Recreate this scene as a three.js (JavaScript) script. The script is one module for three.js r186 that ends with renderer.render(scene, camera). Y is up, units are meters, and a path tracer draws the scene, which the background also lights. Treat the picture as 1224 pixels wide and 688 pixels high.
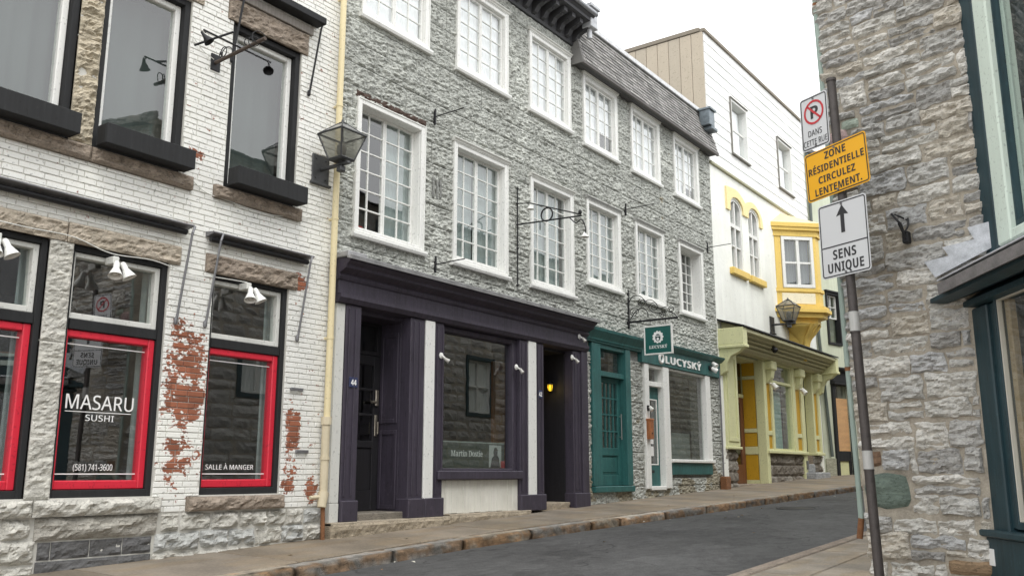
import * as THREE from 'three';
import { mergeGeometries } from 'three/addons/utils/BufferGeometryUtils.js';
import { ImprovedNoise } from 'three/addons/math/ImprovedNoise.js';
import { FontLoader } from 'three/addons/loaders/FontLoader.js';
import { ConvexGeometry } from 'three/addons/geometries/ConvexGeometry.js';

// ------------------------------------------------------------------ camera, sky, sun, exposure
// x runs up the street along the left-hand facades (which stand in the plane z = 0), z across the street, y up.
const scene = new THREE.Scene();
const camera = new THREE.PerspectiveCamera(35.274, 1024 / 575, 0.1, 600);
camera.position.set(0, 1.6, 8.8);
{
  const yaw = THREE.MathUtils.degToRad(35.681), pitch = THREE.MathUtils.degToRad(11.544);
  camera.lookAt(Math.cos(pitch) * Math.cos(yaw), 1.6 + Math.sin(pitch), 8.8 - Math.cos(pitch) * Math.sin(yaw));
}
const renderer = new THREE.WebGLRenderer({ antialias: true });
renderer.toneMapping = THREE.LinearToneMapping;
renderer.toneMappingExposure = 1.32;
renderer.shadowMap.enabled = true;
{ // an even overcast sky, a little brighter overhead
  const W = 256, H = 128, d = new Float32Array(W * H * 4), nz = new ImprovedNoise();
  for (let j = 0; j < H; j++) for (let i = 0; i < W; i++) {
    const el = ((j + 0.5) / H - 0.5) * Math.PI, az = (i + 0.5) / W * Math.PI * 2;
    const sx = Math.cos(el) * Math.cos(az), sz = Math.cos(el) * Math.sin(az), sy = Math.sin(el);
    const cl = 1 + 0.05 * nz.noise(sx * 2.2, sy * 4, sz * 2.2) + 0.03 * nz.noise(sx * 5, sy * 9, sz * 5 + 7);
    const L = (1.25 + 0.6 * Math.max(0, sy)) * cl, o = (j * W + i) * 4;
    d[o] = L * 0.985; d[o + 1] = L; d[o + 2] = L * 1.015; d[o + 3] = 1;
  }
  const t = new THREE.DataTexture(d, W, H, THREE.RGBAFormat, THREE.FloatType);
  t.mapping = THREE.EquirectangularReflectionMapping; t.magFilter = t.minFilter = THREE.LinearFilter;
  t.wrapS = THREE.RepeatWrapping; t.needsUpdate = true;
  scene.background = t; scene.environment = t;
}
const sun = new THREE.DirectionalLight(new THREE.Color(1, 0.97, 0.93), 1.0);
sun.position.set(2, 40, 22); sun.target.position.set(14, 3, 0);
sun.castShadow = true; sun.shadow.radius = 45; sun.shadow.mapSize.set(2048, 2048);
Object.assign(sun.shadow.camera, { left: -30, right: 30, top: 30, bottom: -30, near: 1, far: 120 });
scene.add(sun, sun.target);

// ------------------------------------------------------------------ helpers
let seed = 20240;
const rnd = () => { seed = (seed + 0x6D2B79F5) | 0; let t = Math.imul(seed ^ (seed >>> 15), 1 | seed); t = (t + Math.imul(t ^ (t >>> 7), 61 | t)) ^ t; return ((t ^ (t >>> 14)) >>> 0) / 4294967296; };
const rr = (a, b) => a + (b - a) * rnd();
const IN = new ImprovedNoise();
const fbm = (x, y, z, o = 4) => { let s = 0, a = 0.5; for (let i = 0; i < o; i++) { s += a * IN.noise(x, y, z); x = x * 2.03 + 1.7; y = y * 2.03 + 3.1; z = z * 2.03 + 5.3; a *= 0.5; } return s; };
const ridge = (x, y, z, o = 3) => { let s = 0, a = 0.5; for (let i = 0; i < o; i++) { s += a * (1 - 2 * Math.abs(IN.noise(x, y, z))); x = x * 2.1 + 4.7; y = y * 2.1 + 1.3; z += 9.1; a *= 0.5; } return s; };
const smooth = (a, b, x) => { const t = Math.min(1, Math.max(0, (x - a) / (b - a))); return t * t * (3 - 2 * t); };
const V = (x, y, z) => new THREE.Vector3(x, y, z);
const G0 = (x) => 0.52 + 0.034 * x;      // pavement at the foot of the left facades
const GR = (x) => 0.34 + 0.034 * x;      // road and right-hand pavement

// textures (tileable; values are linear multipliers or heights)
const hash = (i, j, s) => { let h = Math.imul(i, 374761393) ^ Math.imul(j, 668265263) ^ Math.imul(s, 974634721); h = Math.imul(h ^ (h >>> 13), 1274126177); return ((h ^ (h >>> 16)) >>> 0) / 4294967296; };
const vn = (x, y, px, py, s) => { const i = Math.floor(x), j = Math.floor(y), f = x - i, g = y - j, u = f * f * (3 - 2 * f), w = g * g * (3 - 2 * g), a = ((i % px) + px) % px, b = (a + 1) % px, c = ((j % py) + py) % py, e = (c + 1) % py;
  return (hash(a, c, s) * (1 - u) + hash(b, c, s) * u) * (1 - w) + (hash(a, e, s) * (1 - u) + hash(b, e, s) * u) * w; };
const tf = (u, v, px, py, o, s) => { let r = 0, a = 0.5, n = 0; for (let k = 0; k < o; k++) { r += a * vn(u * px, v * py, px, py, s + k); n += a; a *= 0.55; px *= 2; py *= 2; } return r / n; };
function tex(n, fn, m = n) {
  const d = new Uint8Array(n * m * 4);
  for (let j = 0; j < m; j++) for (let i = 0; i < n; i++) { const c = fn((i + 0.5) / n, (j + 0.5) / m), o = (j * n + i) * 4; for (let k = 0; k < 3; k++) d[o + k] = Math.max(0, Math.min(255, Math.round(255 * (c.length ? c[k] : c)))); d[o + 3] = 255; }
  const t = new THREE.DataTexture(d, n, m); t.wrapS = t.wrapT = THREE.RepeatWrapping; t.magFilter = THREE.LinearFilter; t.minFilter = THREE.LinearMipmapLinearFilter; t.generateMipmaps = true; t.needsUpdate = true; return t;
}
const rep = (t, w, h = w) => { const c = t.clone(); c.repeat.set(1 / w, 1 / h); c.needsUpdate = true; return c; };
const T = {
  grain: tex(512, (u, v) => { const a = tf(u, v, 6, 6, 5, 1), b = tf(u, v, 60, 60, 3, 9), s = hash(Math.floor(u * 512), Math.floor(v * 512), 3); const k = 0.55 + 0.48 * a + 0.34 * (b - 0.5) + 0.10 * (s - 0.5); return [k, k * 0.995, k * 0.985]; }),
  pit: tex(1024, (u, v) => { const a = tf(u, v, 16, 22, 4, 141), b = tf(u, v, 42, 60, 4, 145), c = tf(u, v, 3, 3, 4, 149), g = hash(Math.floor(u * 1024), Math.floor(v * 1024), 13); let k = 0.78 + 0.2 * (c - 0.5) + 0.34 * (a - 0.5) + 0.8 * (b - 0.5) + 0.14 * (g - 0.5); if (b < 0.36) k *= 0.55 + 1.1 * b; return [k, k * 0.998, k * 0.985]; }),
  cleft: tex(1024, (u, v) => { const w = tf(u, v, 5, 5, 3, 161), b = tf(u + 0.06 * w, v + 0.05 * w, 9, 34, 5, 165), f = tf(u, v, 60, 90, 3, 169), c = tf(u, v, 3, 4, 4, 171); let k = 0.78 + 0.5 * (b - 0.5) + 0.34 * (f - 0.5) + 0.3 * (c - 0.5); const r = Math.abs(b - 0.5); if (r < 0.02) k *= 0.58; return [k, k * 0.99, k * (0.95 + 0.04 * c)]; }),
  bump: tex(512, (u, v) => 0.55 * tf(u, v, 10, 10, 6, 21) + 0.45 * tf(u, v, 70, 70, 3, 31)),
  paint: tex(512, (u, v) => { const st = tf(u, v, 40, 4, 4, 41), bl = tf(u, v, 5, 5, 5, 47), ch = tf(u, v, 46, 60, 4, 51); let k = 0.86 + 0.12 * bl + 0.06 * (st - 0.5); if (ch > 0.715 + 0.1 * (0.5 - bl)) k *= 0.74; return [k, k, k * 0.985]; }),
  wear: tex(1024, (u, v) => { const st = tf(u, v, 70, 5, 5, 181), bl = tf(u, v, 6, 5, 5, 187), ch = tf(u, v, 50, 44, 4, 191), sc = tf(u, v, 9, 6, 4, 195), g = hash(Math.floor(u * 1024), Math.floor(v * 1024), 17); let k = 0.66 + 0.42 * (bl - 0.5) + 0.5 * (st - 0.5) + 0.06 * g; let c = [k, k, k]; if (ch > 0.74 - 0.16 * Math.max(0, sc - 0.5)) { k += 0.28; c = [k, k * 0.97, k * 0.92]; } else if (ch < 0.24) c = [k * 0.6, k * 0.58, k * 0.55]; return c; }),
  road: tex(2048, (u, v) => { const a = tf(u, v, 4, 4, 5, 201), b = tf(u, v, 420, 420, 2, 205), w = tf(u, v, 6, 6, 4, 209), q = tf(u + 0.05 * w, v, 5, 4, 4, 213), s = hash(Math.floor(u * 1024), Math.floor(v * 1024), 7), o = tf(u, v, 9, 9, 3, 217), lane = tf(u, v, 1, 6, 2, 219); const md = tf(u, v, 34, 60, 4, 223), pt = tf(u, v, 2, 3, 3, 227); let k = 0.30 + 0.55 * a + 0.5 * (b - 0.5) + 0.45 * (md - 0.5) + 0.22 * (lane - 0.5); if (pt > 0.56) k *= 1.22; if (Math.abs(q - 0.5) < 0.006 && o > 0.40) k *= 0.42; if (o < 0.3) k *= 0.72; if (s > 0.97) k += 0.42; return [k, k * 0.995, k * 0.985]; }),
  wood: tex(512, (u, v) => { const w = tf(u, v, 48, 3, 5, 61), c = tf(u, v, 8, 2, 4, 66); return 0.55 + 0.35 * w + 0.2 * (c - 0.5); }),
  stain: tex(1024, (u, v) => { const st = tf(u, v, 30, 3, 4, 71), bl = tf(u, v, 4, 4, 6, 77), sp = tf(u, v, 90, 90, 2, 81); let k = 0.72 + 0.3 * bl + 0.14 * (st - 0.5); if (sp > 0.84) k *= 0.78; return [k, k * (0.985 + 0.02 * st), k * (0.95 + 0.05 * bl)]; }),
  asphalt: tex(1024, (u, v) => { const a = tf(u, v, 5, 5, 5, 91), b = tf(u, v, 150, 150, 2, 95), s = hash(Math.floor(u * 512), Math.floor(v * 512), 7); let k = 0.42 + 0.48 * a + 0.5 * (b - 0.5); if (s > 0.975) k += 0.4; return [k * 0.98, k, k * 1.03]; }),
  concrete: tex(1024, (u, v) => { const a = tf(u, v, 4, 4, 6, 101), b = tf(u, v, 120, 120, 2, 105), w = tf(u, v, 3, 9, 5, 109); const k = 0.36 + 0.66 * a + 0.3 * (b - 0.5), q = smooth(0.45, 0.62, w); return [k, k * (0.95 + 0.05 * q), k * (0.86 + 0.14 * q)]; }),
  ply: tex(256, (u, v) => { const a = tf(u, v, 3, 14, 4, 111), b = tf(u, v, 30, 30, 2, 115); const k = 0.7 + 0.3 * a + 0.12 * (b - 0.5); return [k, k * 0.97, k * 0.93]; }),
};
const C3 = (c) => new THREE.Color().setRGB(c[0], c[1], c[2]);
function M(c, rough = 0.85, o = {}) {
  const m = new (o.phys ? THREE.MeshPhysicalMaterial : THREE.MeshStandardMaterial)({ color: C3(c), roughness: rough, metalness: o.metal ?? 0, side: THREE.DoubleSide });
  if (o.map) { m.map = rep(o.map, ...(Array.isArray(o.size) ? o.size : [o.size ?? 1])); }
  if (o.bump) { m.bumpMap = rep(o.bump, ...(Array.isArray(o.bsize) ? o.bsize : [o.bsize ?? 0.6])); m.bumpScale = o.bs ?? 0.004; }
  if (o.vc) m.vertexColors = true;
  return m;
}
// grain has mean about 0.79, paint 0.89, stain 0.87, concrete 0.68, asphalt 0.66
const worn = (c, rough = 0.6) => M(c.map((v) => v / 0.7), rough, { map: T.wear, size: [1.3, 2.3], bump: T.wear, bsize: [1.3, 2.3], bs: 0.0016 });
const painted = (c, rough = 0.6) => M(c.map((v) => v / 0.89), rough, { map: T.paint, size: [0.9, 1.6], bump: T.wood, bsize: [0.7, 1.4], bs: 0.0012 });
const stone = (c, bs = 0.006) => M(c.map((v) => v / 0.79), 0.92, { map: T.cleft, size: [1.1, 1.0], bump: T.bump, bsize: 0.5, bs });
const metal = (c, rough = 0.5, m = 0.4) => M(c.map((v) => v / 0.79), rough, { map: T.grain, size: 0.4, metal: m, bump: T.bump, bsize: 0.3, bs: 0.0006 });
const glassMat = (tint, ior, rough = 0.015, wav = 0.0012) => { const g = new THREE.MeshPhysicalMaterial({ color: C3(tint), roughness: rough, metalness: 0, transmission: 1, thickness: 0, ior, side: THREE.DoubleSide }); if (wav) { g.bumpMap = rep(glassWave, 0.9, 0.9); g.bumpScale = wav; } return g; };
const glassWave = tex(256, (u, v) => tf(u, v, 3, 4, 2, 131));

const MT = {
  white: painted([0.73, 0.73, 0.71], 0.62), offwhite: painted([0.62, 0.62, 0.59], 0.7), boards: M([0.8, 0.79, 0.73], 0.75, { map: T.stain, size: [1.2, 1.2], bump: T.wood, bsize: [0.3, 1.2], bs: 0.002 }),
  black: worn([0.012, 0.0125, 0.0135], 0.8), iron: metal([0.016, 0.016, 0.018], 0.55, 0.3), greymetal: metal([0.2, 0.2, 0.21], 0.5, 0.5), lampmetal: metal([0.07, 0.072, 0.075], 0.5, 0.4),
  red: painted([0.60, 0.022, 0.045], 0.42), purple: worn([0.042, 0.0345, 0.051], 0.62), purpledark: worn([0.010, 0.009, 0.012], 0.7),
  teal: worn([0.024, 0.108, 0.103], 0.5), darkteal: worn([0.014, 0.040, 0.050], 0.5), yellow: painted([0.52, 0.30, 0.016], 0.5), ochre: painted([0.72, 0.51, 0.13], 0.6),
  palegreen: painted([0.62, 0.62, 0.36], 0.6), mint: painted([0.58, 0.66, 0.59], 0.6), cream: painted([0.70, 0.60, 0.37], 0.5), brown: painted([0.16, 0.065, 0.028], 0.55), olive: painted([0.42, 0.40, 0.24], 0.65),
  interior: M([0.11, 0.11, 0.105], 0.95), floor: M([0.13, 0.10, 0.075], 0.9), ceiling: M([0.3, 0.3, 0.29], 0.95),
  curtain: M([0.86, 0.87, 0.87], 0.95), netting: M([0.31, 0.35, 0.345], 0.95), lettering: M([0.82, 0.82, 0.8], 0.6),
  glass: glassMat([0.92, 0.96, 0.95], 2.05, 0.012, 0.0006), shopglass: glassMat([0.86, 0.92, 0.90], 2.75, 0.008, 0.00025), skyglass: glassMat([0.93, 0.95, 0.95], 2.3),
  lampglass: new THREE.MeshPhysicalMaterial({ color: C3([0.62, 0.62, 0.59]), roughness: 0.42, transmission: 1, thickness: 0, ior: 1.6, side: THREE.DoubleSide }),
  mortarwhite: M([0.62, 0.61, 0.57], 0.95, { map: T.stain, size: 2.3, bump: T.bump, bsize: 0.4, bs: 0.004 }),
  beige: stone([0.40, 0.35, 0.285], 0.008), lightstone: stone([0.50, 0.49, 0.45], 0.008), darkstone: stone([0.115, 0.115, 0.118], 0.006), brownstone: stone([0.29, 0.24, 0.195], 0.012), mullstone: stone([0.44, 0.39, 0.30], 0.010),
  rust: stone([0.22, 0.10, 0.045], 0.003),
};

// geometry builders, all in metres
function finish(pos, idx, flat = true) {
  let g = new THREE.BufferGeometry(); g.setAttribute('position', new THREE.Float32BufferAttribute(pos, 3)); g.setIndex(idx);
  if (flat) g = g.toNonIndexed(); g.computeVertexNormals(); return g;
}
function uvm(g) { // box-projected uv in metres
  const p = g.attributes.position, n = g.attributes.normal, uv = new Float32Array(p.count * 2);
  for (let i = 0; i < p.count; i++) {
    const ax = Math.abs(n.getX(i)), ay = Math.abs(n.getY(i)), az = Math.abs(n.getZ(i)), x = p.getX(i), y = p.getY(i), z = p.getZ(i);
    if (ay > ax && ay > az) { uv[2 * i] = x; uv[2 * i + 1] = z; } else if (ax > az) { uv[2 * i] = z; uv[2 * i + 1] = y; } else { uv[2 * i] = x; uv[2 * i + 1] = y; }
  }
  g.setAttribute('uv', new THREE.BufferAttribute(uv, 2)); return g;
}
function box(x0, x1, y0, y1, z0, z1, c = 0.006) { // chamfered box
  c = Math.min(c, (x1 - x0) * 0.3, (y1 - y0) * 0.3, (z1 - z0) * 0.3);
  const pos = [], idx = [], X = [x0, x1], Y = [y0, y1], Z = [z0, z1], id = {};
  for (let a = 0; a < 2; a++) for (let b = 0; b < 2; b++) for (let d = 0; d < 2; d++) for (let k = 0; k < 3; k++) { id[`${a}${b}${d}${k}`] = pos.length / 3; const s = [a ? -c : c, b ? -c : c, d ? -c : c]; s[k] = 0; pos.push(X[a] + s[0], Y[b] + s[1], Z[d] + s[2]); }
  const q = (l, n) => { const A = V(...pos.slice(l[0] * 3, l[0] * 3 + 3)), B = V(...pos.slice(l[1] * 3, l[1] * 3 + 3)), D = V(...pos.slice(l[2] * 3, l[2] * 3 + 3)); if (B.sub(A).cross(D.sub(A)).dot(n) < 0) l.reverse(); idx.push(l[0], l[1], l[2]); if (l[3] !== undefined) idx.push(l[0], l[2], l[3]); };
  const I = (a, b, d, k) => id[`${a}${b}${d}${k}`];
  for (const s of [0, 1]) { const n = s * 2 - 1; q([I(s, 0, 0, 0), I(s, 1, 0, 0), I(s, 1, 1, 0), I(s, 0, 1, 0)], V(n, 0, 0)); q([I(0, s, 0, 1), I(1, s, 0, 1), I(1, s, 1, 1), I(0, s, 1, 1)], V(0, n, 0)); q([I(0, 0, s, 2), I(1, 0, s, 2), I(1, 1, s, 2), I(0, 1, s, 2)], V(0, 0, n)); }
  for (const s of [0, 1]) for (const t of [0, 1]) { const m = s * 2 - 1, n = t * 2 - 1; q([I(s, t, 0, 0), I(s, t, 1, 0), I(s, t, 1, 1), I(s, t, 0, 1)], V(m, n, 0)); q([I(s, 0, t, 0), I(s, 1, t, 0), I(s, 1, t, 2), I(s, 0, t, 2)], V(m, 0, n)); q([I(0, s, t, 1), I(1, s, t, 1), I(1, s, t, 2), I(0, s, t, 2)], V(0, m, n)); for (const r of [0, 1]) q([I(s, t, r, 0), I(s, t, r, 1), I(s, t, r, 2)], V(m, n, r * 2 - 1)); }
  return uvm(finish(pos, idx));
}
const plainBox = (x0, x1, y0, y1, z0, z1) => uvm(new THREE.BoxGeometry(x1 - x0, y1 - y0, z1 - z0).translate((x0 + x1) / 2, (y0 + y1) / 2, (z0 + z1) / 2).toNonIndexed());
const pane = (x0, x1, y0, y1, z, tilt = 0.004) => { const g = new THREE.PlaneGeometry(x1 - x0, y1 - y0); if (tilt) { g.rotateX(rr(-tilt, tilt)); g.rotateY(rr(-tilt, tilt)); } return uvm(g.translate((x0 + x1) / 2, (y0 + y1) / 2, z).toNonIndexed()); };
function profileX(pts, x0, x1) { // profile of [z, y] points swept along x
  const s = new THREE.Shape(pts.map(([z, y]) => new THREE.Vector2(-z, y)));
  const g = new THREE.ExtrudeGeometry(s, { depth: x1 - x0, bevelEnabled: false }); g.rotateY(Math.PI / 2); g.translate(x0, 0, 0); return uvm(g);
}
function plate(x0, x1, y0, y1, z0, z1, holes = [], outline = null) { // upright slab with rectangular (or path) holes
  const s = new THREE.Shape((outline ?? [[x0, y0], [x1, y0], [x1, y1], [x0, y1]]).map(([x, y]) => new THREE.Vector2(x, y)));
  for (const h of holes) s.holes.push(h.isPath ? h : new THREE.Path([[h[0], h[2]], [h[0], h[3]], [h[1], h[3]], [h[1], h[2]]].map(([x, y]) => new THREE.Vector2(x, y))));
  const g = new THREE.ExtrudeGeometry(s, { depth: z1 - z0, bevelEnabled: false, curveSegments: 10 }); g.translate(0, 0, z0); return uvm(g);
}
const frame = (x0, x1, y0, y1, z0, z1, l, r = l, b = l, t = l, c = 0.005) => [box(x0, x0 + l, y0, y1, z0, z1, c), box(x1 - r, x1, y0, y1, z0, z1, c), box(x0 + l, x1 - r, y0, y0 + b, z0, z1 - 0.002, c), box(x0 + l, x1 - r, y1 - t, y1, z0, z1 - 0.002, c)];
function rod(a, b, r, n = 8, r2 = r) { const A = V(...a), B = V(...b), d = B.clone().sub(A), L = d.length(); const g = new THREE.CylinderGeometry(r2, r, L, n, 1); g.translate(0, L / 2, 0); g.applyQuaternion(new THREE.Quaternion().setFromUnitVectors(V(0, 1, 0), d.normalize())); g.translate(A.x, A.y, A.z); return uvm(g.toNonIndexed()); }
const tube = (pts, r, n = 40, k = 6) => uvm(new THREE.TubeGeometry(new THREE.CatmullRomCurve3(pts.map((p) => V(...p))), n, r, k).toNonIndexed());
const lathe = (pts, x, y, z, n = 16) => uvm(new THREE.LatheGeometry(pts.map(([r, h]) => new THREE.Vector2(r, h)), n).translate(x, y, z).toNonIndexed());
function brick(r, zb, zf, c = 0.006) { // a block with bevelled front, open at the back where it sits in the wall
  const [x0, x1, y0, y1] = r; c = Math.min(c, (x1 - x0) * 0.3, (y1 - y0) * 0.3);
  const pos = [x0 + c, y0 + c, zf, x1 - c, y0 + c, zf, x1 - c, y1 - c, zf, x0 + c, y1 - c, zf, x0, y0, zf - c, x1, y0, zf - c, x1, y1, zf - c, x0, y1, zf - c, x0, y0, zb, x1, y0, zb, x1, y1, zb, x0, y1, zb];
  const idx = [0, 1, 2, 0, 2, 3]; for (const o of [0, 4]) for (let k = 0; k < 4; k++) { const a = o + k, b = o + (k + 1) % 4; idx.push(a + 4, b + 4, b, a + 4, b, a); }
  return uvm(finish(pos, idx));
}
// a block with a rough, quarried face. o: res, amp, edge (how far the rim falls back), round (0..1, towards an oval), freq, wob (ragged outline), col(x, y)
function rough(r, zb, zf, o = {}) {
  const [x0, x1, y0, y1] = r, w = x1 - x0, h = y1 - y0, res = o.res ?? 0.045, nx = Math.max(3, Math.round(w / res)), ny = Math.max(3, Math.round(h / res)), amp = o.amp ?? 0.012, edge = o.edge ?? 0.012, F = o.freq ?? 9, sd = o.seed ?? rnd() * 100, wob = o.wob ?? 0, rd = o.round ?? 0, tilt = o.tilt ? rr(-o.tilt, o.tilt) : 0;
  const pos = [], idx = [], col = [], at = (i, j) => j * (nx + 1) + i;
  const P = (i, j) => {
    const u = i / nx * 2 - 1, v = j / ny * 2 - 1;
    let ex = u, ey = v;
    if (rd) { const k = Math.max(Math.abs(u), Math.abs(v)) || 1, l = Math.hypot(u, v) || 1, m = k / l; ex = u * (1 - rd + rd * m); ey = v * (1 - rd + rd * m); }
    let x = x0 + w / 2 + ex * w / 2, y = y0 + h / 2 + ey * h / 2;
    if (wob) { const b = Math.max(Math.abs(u), Math.abs(v)) ** 4; x += b * wob * 1.6 * fbm(x * 7 + sd, y * 7, 3.3 + sd, 2); y += b * wob * 1.6 * fbm(x * 7, y * 7 + sd, 8.1 + sd, 2); }
    const dx = Math.min(i, nx - i) / nx * w, dy = Math.min(j, ny - j) / ny * h, e = Math.min(1, Math.min(dx, dy) / (o.soft ?? 0.03));
    const h1 = fbm(x * F, y * F * (o.ay ?? 1.6), sd, 4), s1 = h1 * (o.steps ?? 4), tr = (Math.floor(s1) + smooth(0.55, 0.95, s1 - Math.floor(s1))) / (o.steps ?? 4);
    const zz = zf - edge * (1 - e) * (1 - e) + amp * (0.5 * h1 + 1.5 * tr + 0.55 * ridge(x * F * 0.8, y * F * (o.ay ?? 1.6), sd + 3, 2) - 0.1) * (0.3 + 0.7 * e) + tilt * v * h;
    return [x, y, zz];
  };
  for (let j = 0; j <= ny; j++) for (let i = 0; i <= nx; i++) { const p = P(i, j); pos.push(...p); if (o.col) col.push(...o.col(p[0], p[1])); }
  for (let j = 0; j < ny; j++) for (let i = 0; i < nx; i++) idx.push(at(i, j), at(i + 1, j), at(i + 1, j + 1), at(i, j), at(i + 1, j + 1), at(i, j + 1));
  const rim = []; for (let i = 0; i < nx; i++) rim.push(at(i, 0)); for (let j = 0; j < ny; j++) rim.push(at(nx, j)); for (let i = nx; i > 0; i--) rim.push(at(i, ny)); for (let j = ny; j > 0; j--) rim.push(at(0, j));
  const b0 = pos.length / 3;
  for (const q of rim) { pos.push(pos[q * 3], pos[q * 3 + 1], pos[q * 3 + 2]); pos.push(pos[q * 3], pos[q * 3 + 1], zb); if (o.col) { const c = col.slice(q * 3, q * 3 + 3); col.push(...c, ...c); } }
  for (let k = 0; k < rim.length; k++) { const a = b0 + 2 * k, b = b0 + 2 * ((k + 1) % rim.length); idx.push(a + 1, b + 1, b, a + 1, b, a); }
  let g = new THREE.BufferGeometry(); g.setAttribute('position', new THREE.Float32BufferAttribute(pos, 3)); g.setIndex(idx); if (o.col) g.setAttribute('color', new THREE.Float32BufferAttribute(col, 3)); if (o.flat ?? true) g = g.toNonIndexed(); g.computeVertexNormals(); return uvm(g);
}
// cut a list of rectangles [x0,x1,y0,y1] by holes
function cut(rects, holes, min = 0.02) {
  for (const h of holes) { const out = []; for (const r of rects) { const [a, b, c, d] = r, [e, f, g, i] = h; if (e >= b || f <= a || g >= d || i <= c) { out.push(r); continue; } if (e > a) out.push([a, e, c, d]); if (f < b) out.push([f, b, c, d]); const m = Math.max(a, e), n = Math.min(b, f); if (g > c) out.push([m, n, c, g]); if (i < d) out.push([m, n, i, d]); } rects = out; }
  return rects.filter((r) => r[1] - r[0] > min && r[3] - r[2] > min);
}
function courses(x0, x1, y0, y1, h, len, gap, stagger = true) { // h, len: numbers or [min, max]
  const out = [], pick = (q) => Array.isArray(q) ? rr(q[0], q[1]) : q; let y = y0, k = 0;
  while (y < y1 - 0.015) { const hh = Math.min(pick(h), y1 - y); let x = x0 - (stagger ? (Array.isArray(len) ? rnd() * len[1] : (k % 2) * len / 2) : 0); while (x < x1) { const l = pick(len); const a = Math.max(x, x0), b = Math.min(x + l, x1); if (b - a > 0.02) out.push([a + gap / 2, b - gap / 2, y + gap / 2, y + hh - gap / 2]); x += l; } y += hh; k++; }
  return out;
}
const merge = (l) => { l = l.flat(9); const ix = l.some((g) => g.index) && l.some((g) => !g.index); const a = l.map((g) => { const q = ix && g.index ? g.toNonIndexed() : g.clone(); for (const n of Object.keys(q.attributes)) if (!['position', 'normal', 'uv', 'color'].includes(n)) q.deleteAttribute(n); return q; }); return a.length === 1 ? a[0] : mergeGeometries(a); };

// things and parts
const used = {}, origin = new WeakMap();
const numbered = (n) => { const k = used[n] = (used[n] ?? -1) + 1; return k ? `${n}_${String(k).padStart(3, '0')}` : n; };
function thing(name, label, category, base = [0, 0, 0], group, turn = 0) {
  const o = new THREE.Group(); o.name = numbered(name); o.position.set(...base); o.rotation.y = turn; o.userData = { label, category }; if (group) o.userData.group = group;
  origin.set(o, turn ? [0, 0, 0] : base); scene.add(o); return o;
}
function part(parent, name, geo, mat, label) { // geometry in world metres (or in the axes of a turned thing)
  const g = merge([geo]), b = origin.get(parent); g.translate(-b[0], -b[1], -b[2]);
  const m = new THREE.Mesh(g, mat); m.name = name; m.castShadow = m.receiveShadow = true; if (label) m.userData.label = label; origin.set(m, b); parent.add(m); return m;
}
const stuff = (m) => { m.userData.kind = 'stuff'; return m; };
function structure(name, geo, mat) { const m = new THREE.Mesh(merge([geo]), mat); m.name = numbered(name); m.castShadow = m.receiveShadow = true; m.userData.kind = 'structure'; origin.set(m, [0, 0, 0]); scene.add(m); return m; }
const fonts = {}; for (const n of ['sans_bold', 'sans_regular', 'serif_bold', 'serif_regular']) fonts[n] = await new FontLoader().loadAsync(`fonts/droid/droid_${n}.typeface.json`);
function text(str, font, x0, x1, y, h, z, depth = 0.002) { // letters fitted to a width and a cap height
  const g = new THREE.ExtrudeGeometry(fonts[font].generateShapes(str, 1), { depth, bevelEnabled: false, curveSegments: 5 }); g.computeBoundingBox();
  const cap = new THREE.ShapeGeometry(fonts[font].generateShapes('E', 1)); cap.computeBoundingBox();
  const b = g.boundingBox; g.translate(-b.min.x, 0, 0); g.scale((x1 - x0) / (b.max.x - b.min.x), h / cap.boundingBox.max.y, 1); return uvm(g.translate(x0, y, z));
}
const ringPath = (x0, x1, y0, y1, arch = 0) => { const p = new THREE.Path(); p.moveTo(x0, y0); p.lineTo(x0, y1 - arch); if (arch) p.absellipse((x0 + x1) / 2, y1 - arch, (x1 - x0) / 2, arch, Math.PI, 0, true); else p.lineTo(x0, y1); p.lineTo(x1, y1 - arch); p.lineTo(x1, y0); p.closePath(); p.isPath = true; return p; };
const curtain = (x0, x1, y0, y1, z, amp = 0.014, per = 0.09) => { const n = Math.ceil((x1 - x0) / 0.022), pos = [], idx = []; for (let i = 0; i <= n; i++) { const x = x0 + (x1 - x0) * i / n, w = amp * Math.sin(x / per * 6.28 + 1.5 * Math.sin(x * 3)); pos.push(x, y0, z + w, x, y1, z + w * 0.7); if (i < n) idx.push(2 * i, 2 * i + 2, 2 * i + 3, 2 * i, 2 * i + 3, 2 * i + 1); } return uvm(finish(pos, idx, false)); };
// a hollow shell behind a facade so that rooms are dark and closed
const shell = (x0, x1, y0, y1, zb, zf, floors = []) => [plainBox(x0, x1, y0, y1, zb - 0.2, zb), plainBox(x0, x0 + 0.12, y0, y1, zb, zf), plainBox(x1 - 0.12, x1, y0, y1, zb, zf), plainBox(x0 + 0.12, x1 - 0.12, y1 - 0.15, y1, zb, zf), plainBox(x0 + 0.12, x1 - 0.12, y0, y0 + 0.1, zb, zf), ...floors.map((f) => plainBox(x0 + 0.12, x1 - 0.12, f, f + 0.2, zb, zf))];

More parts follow.
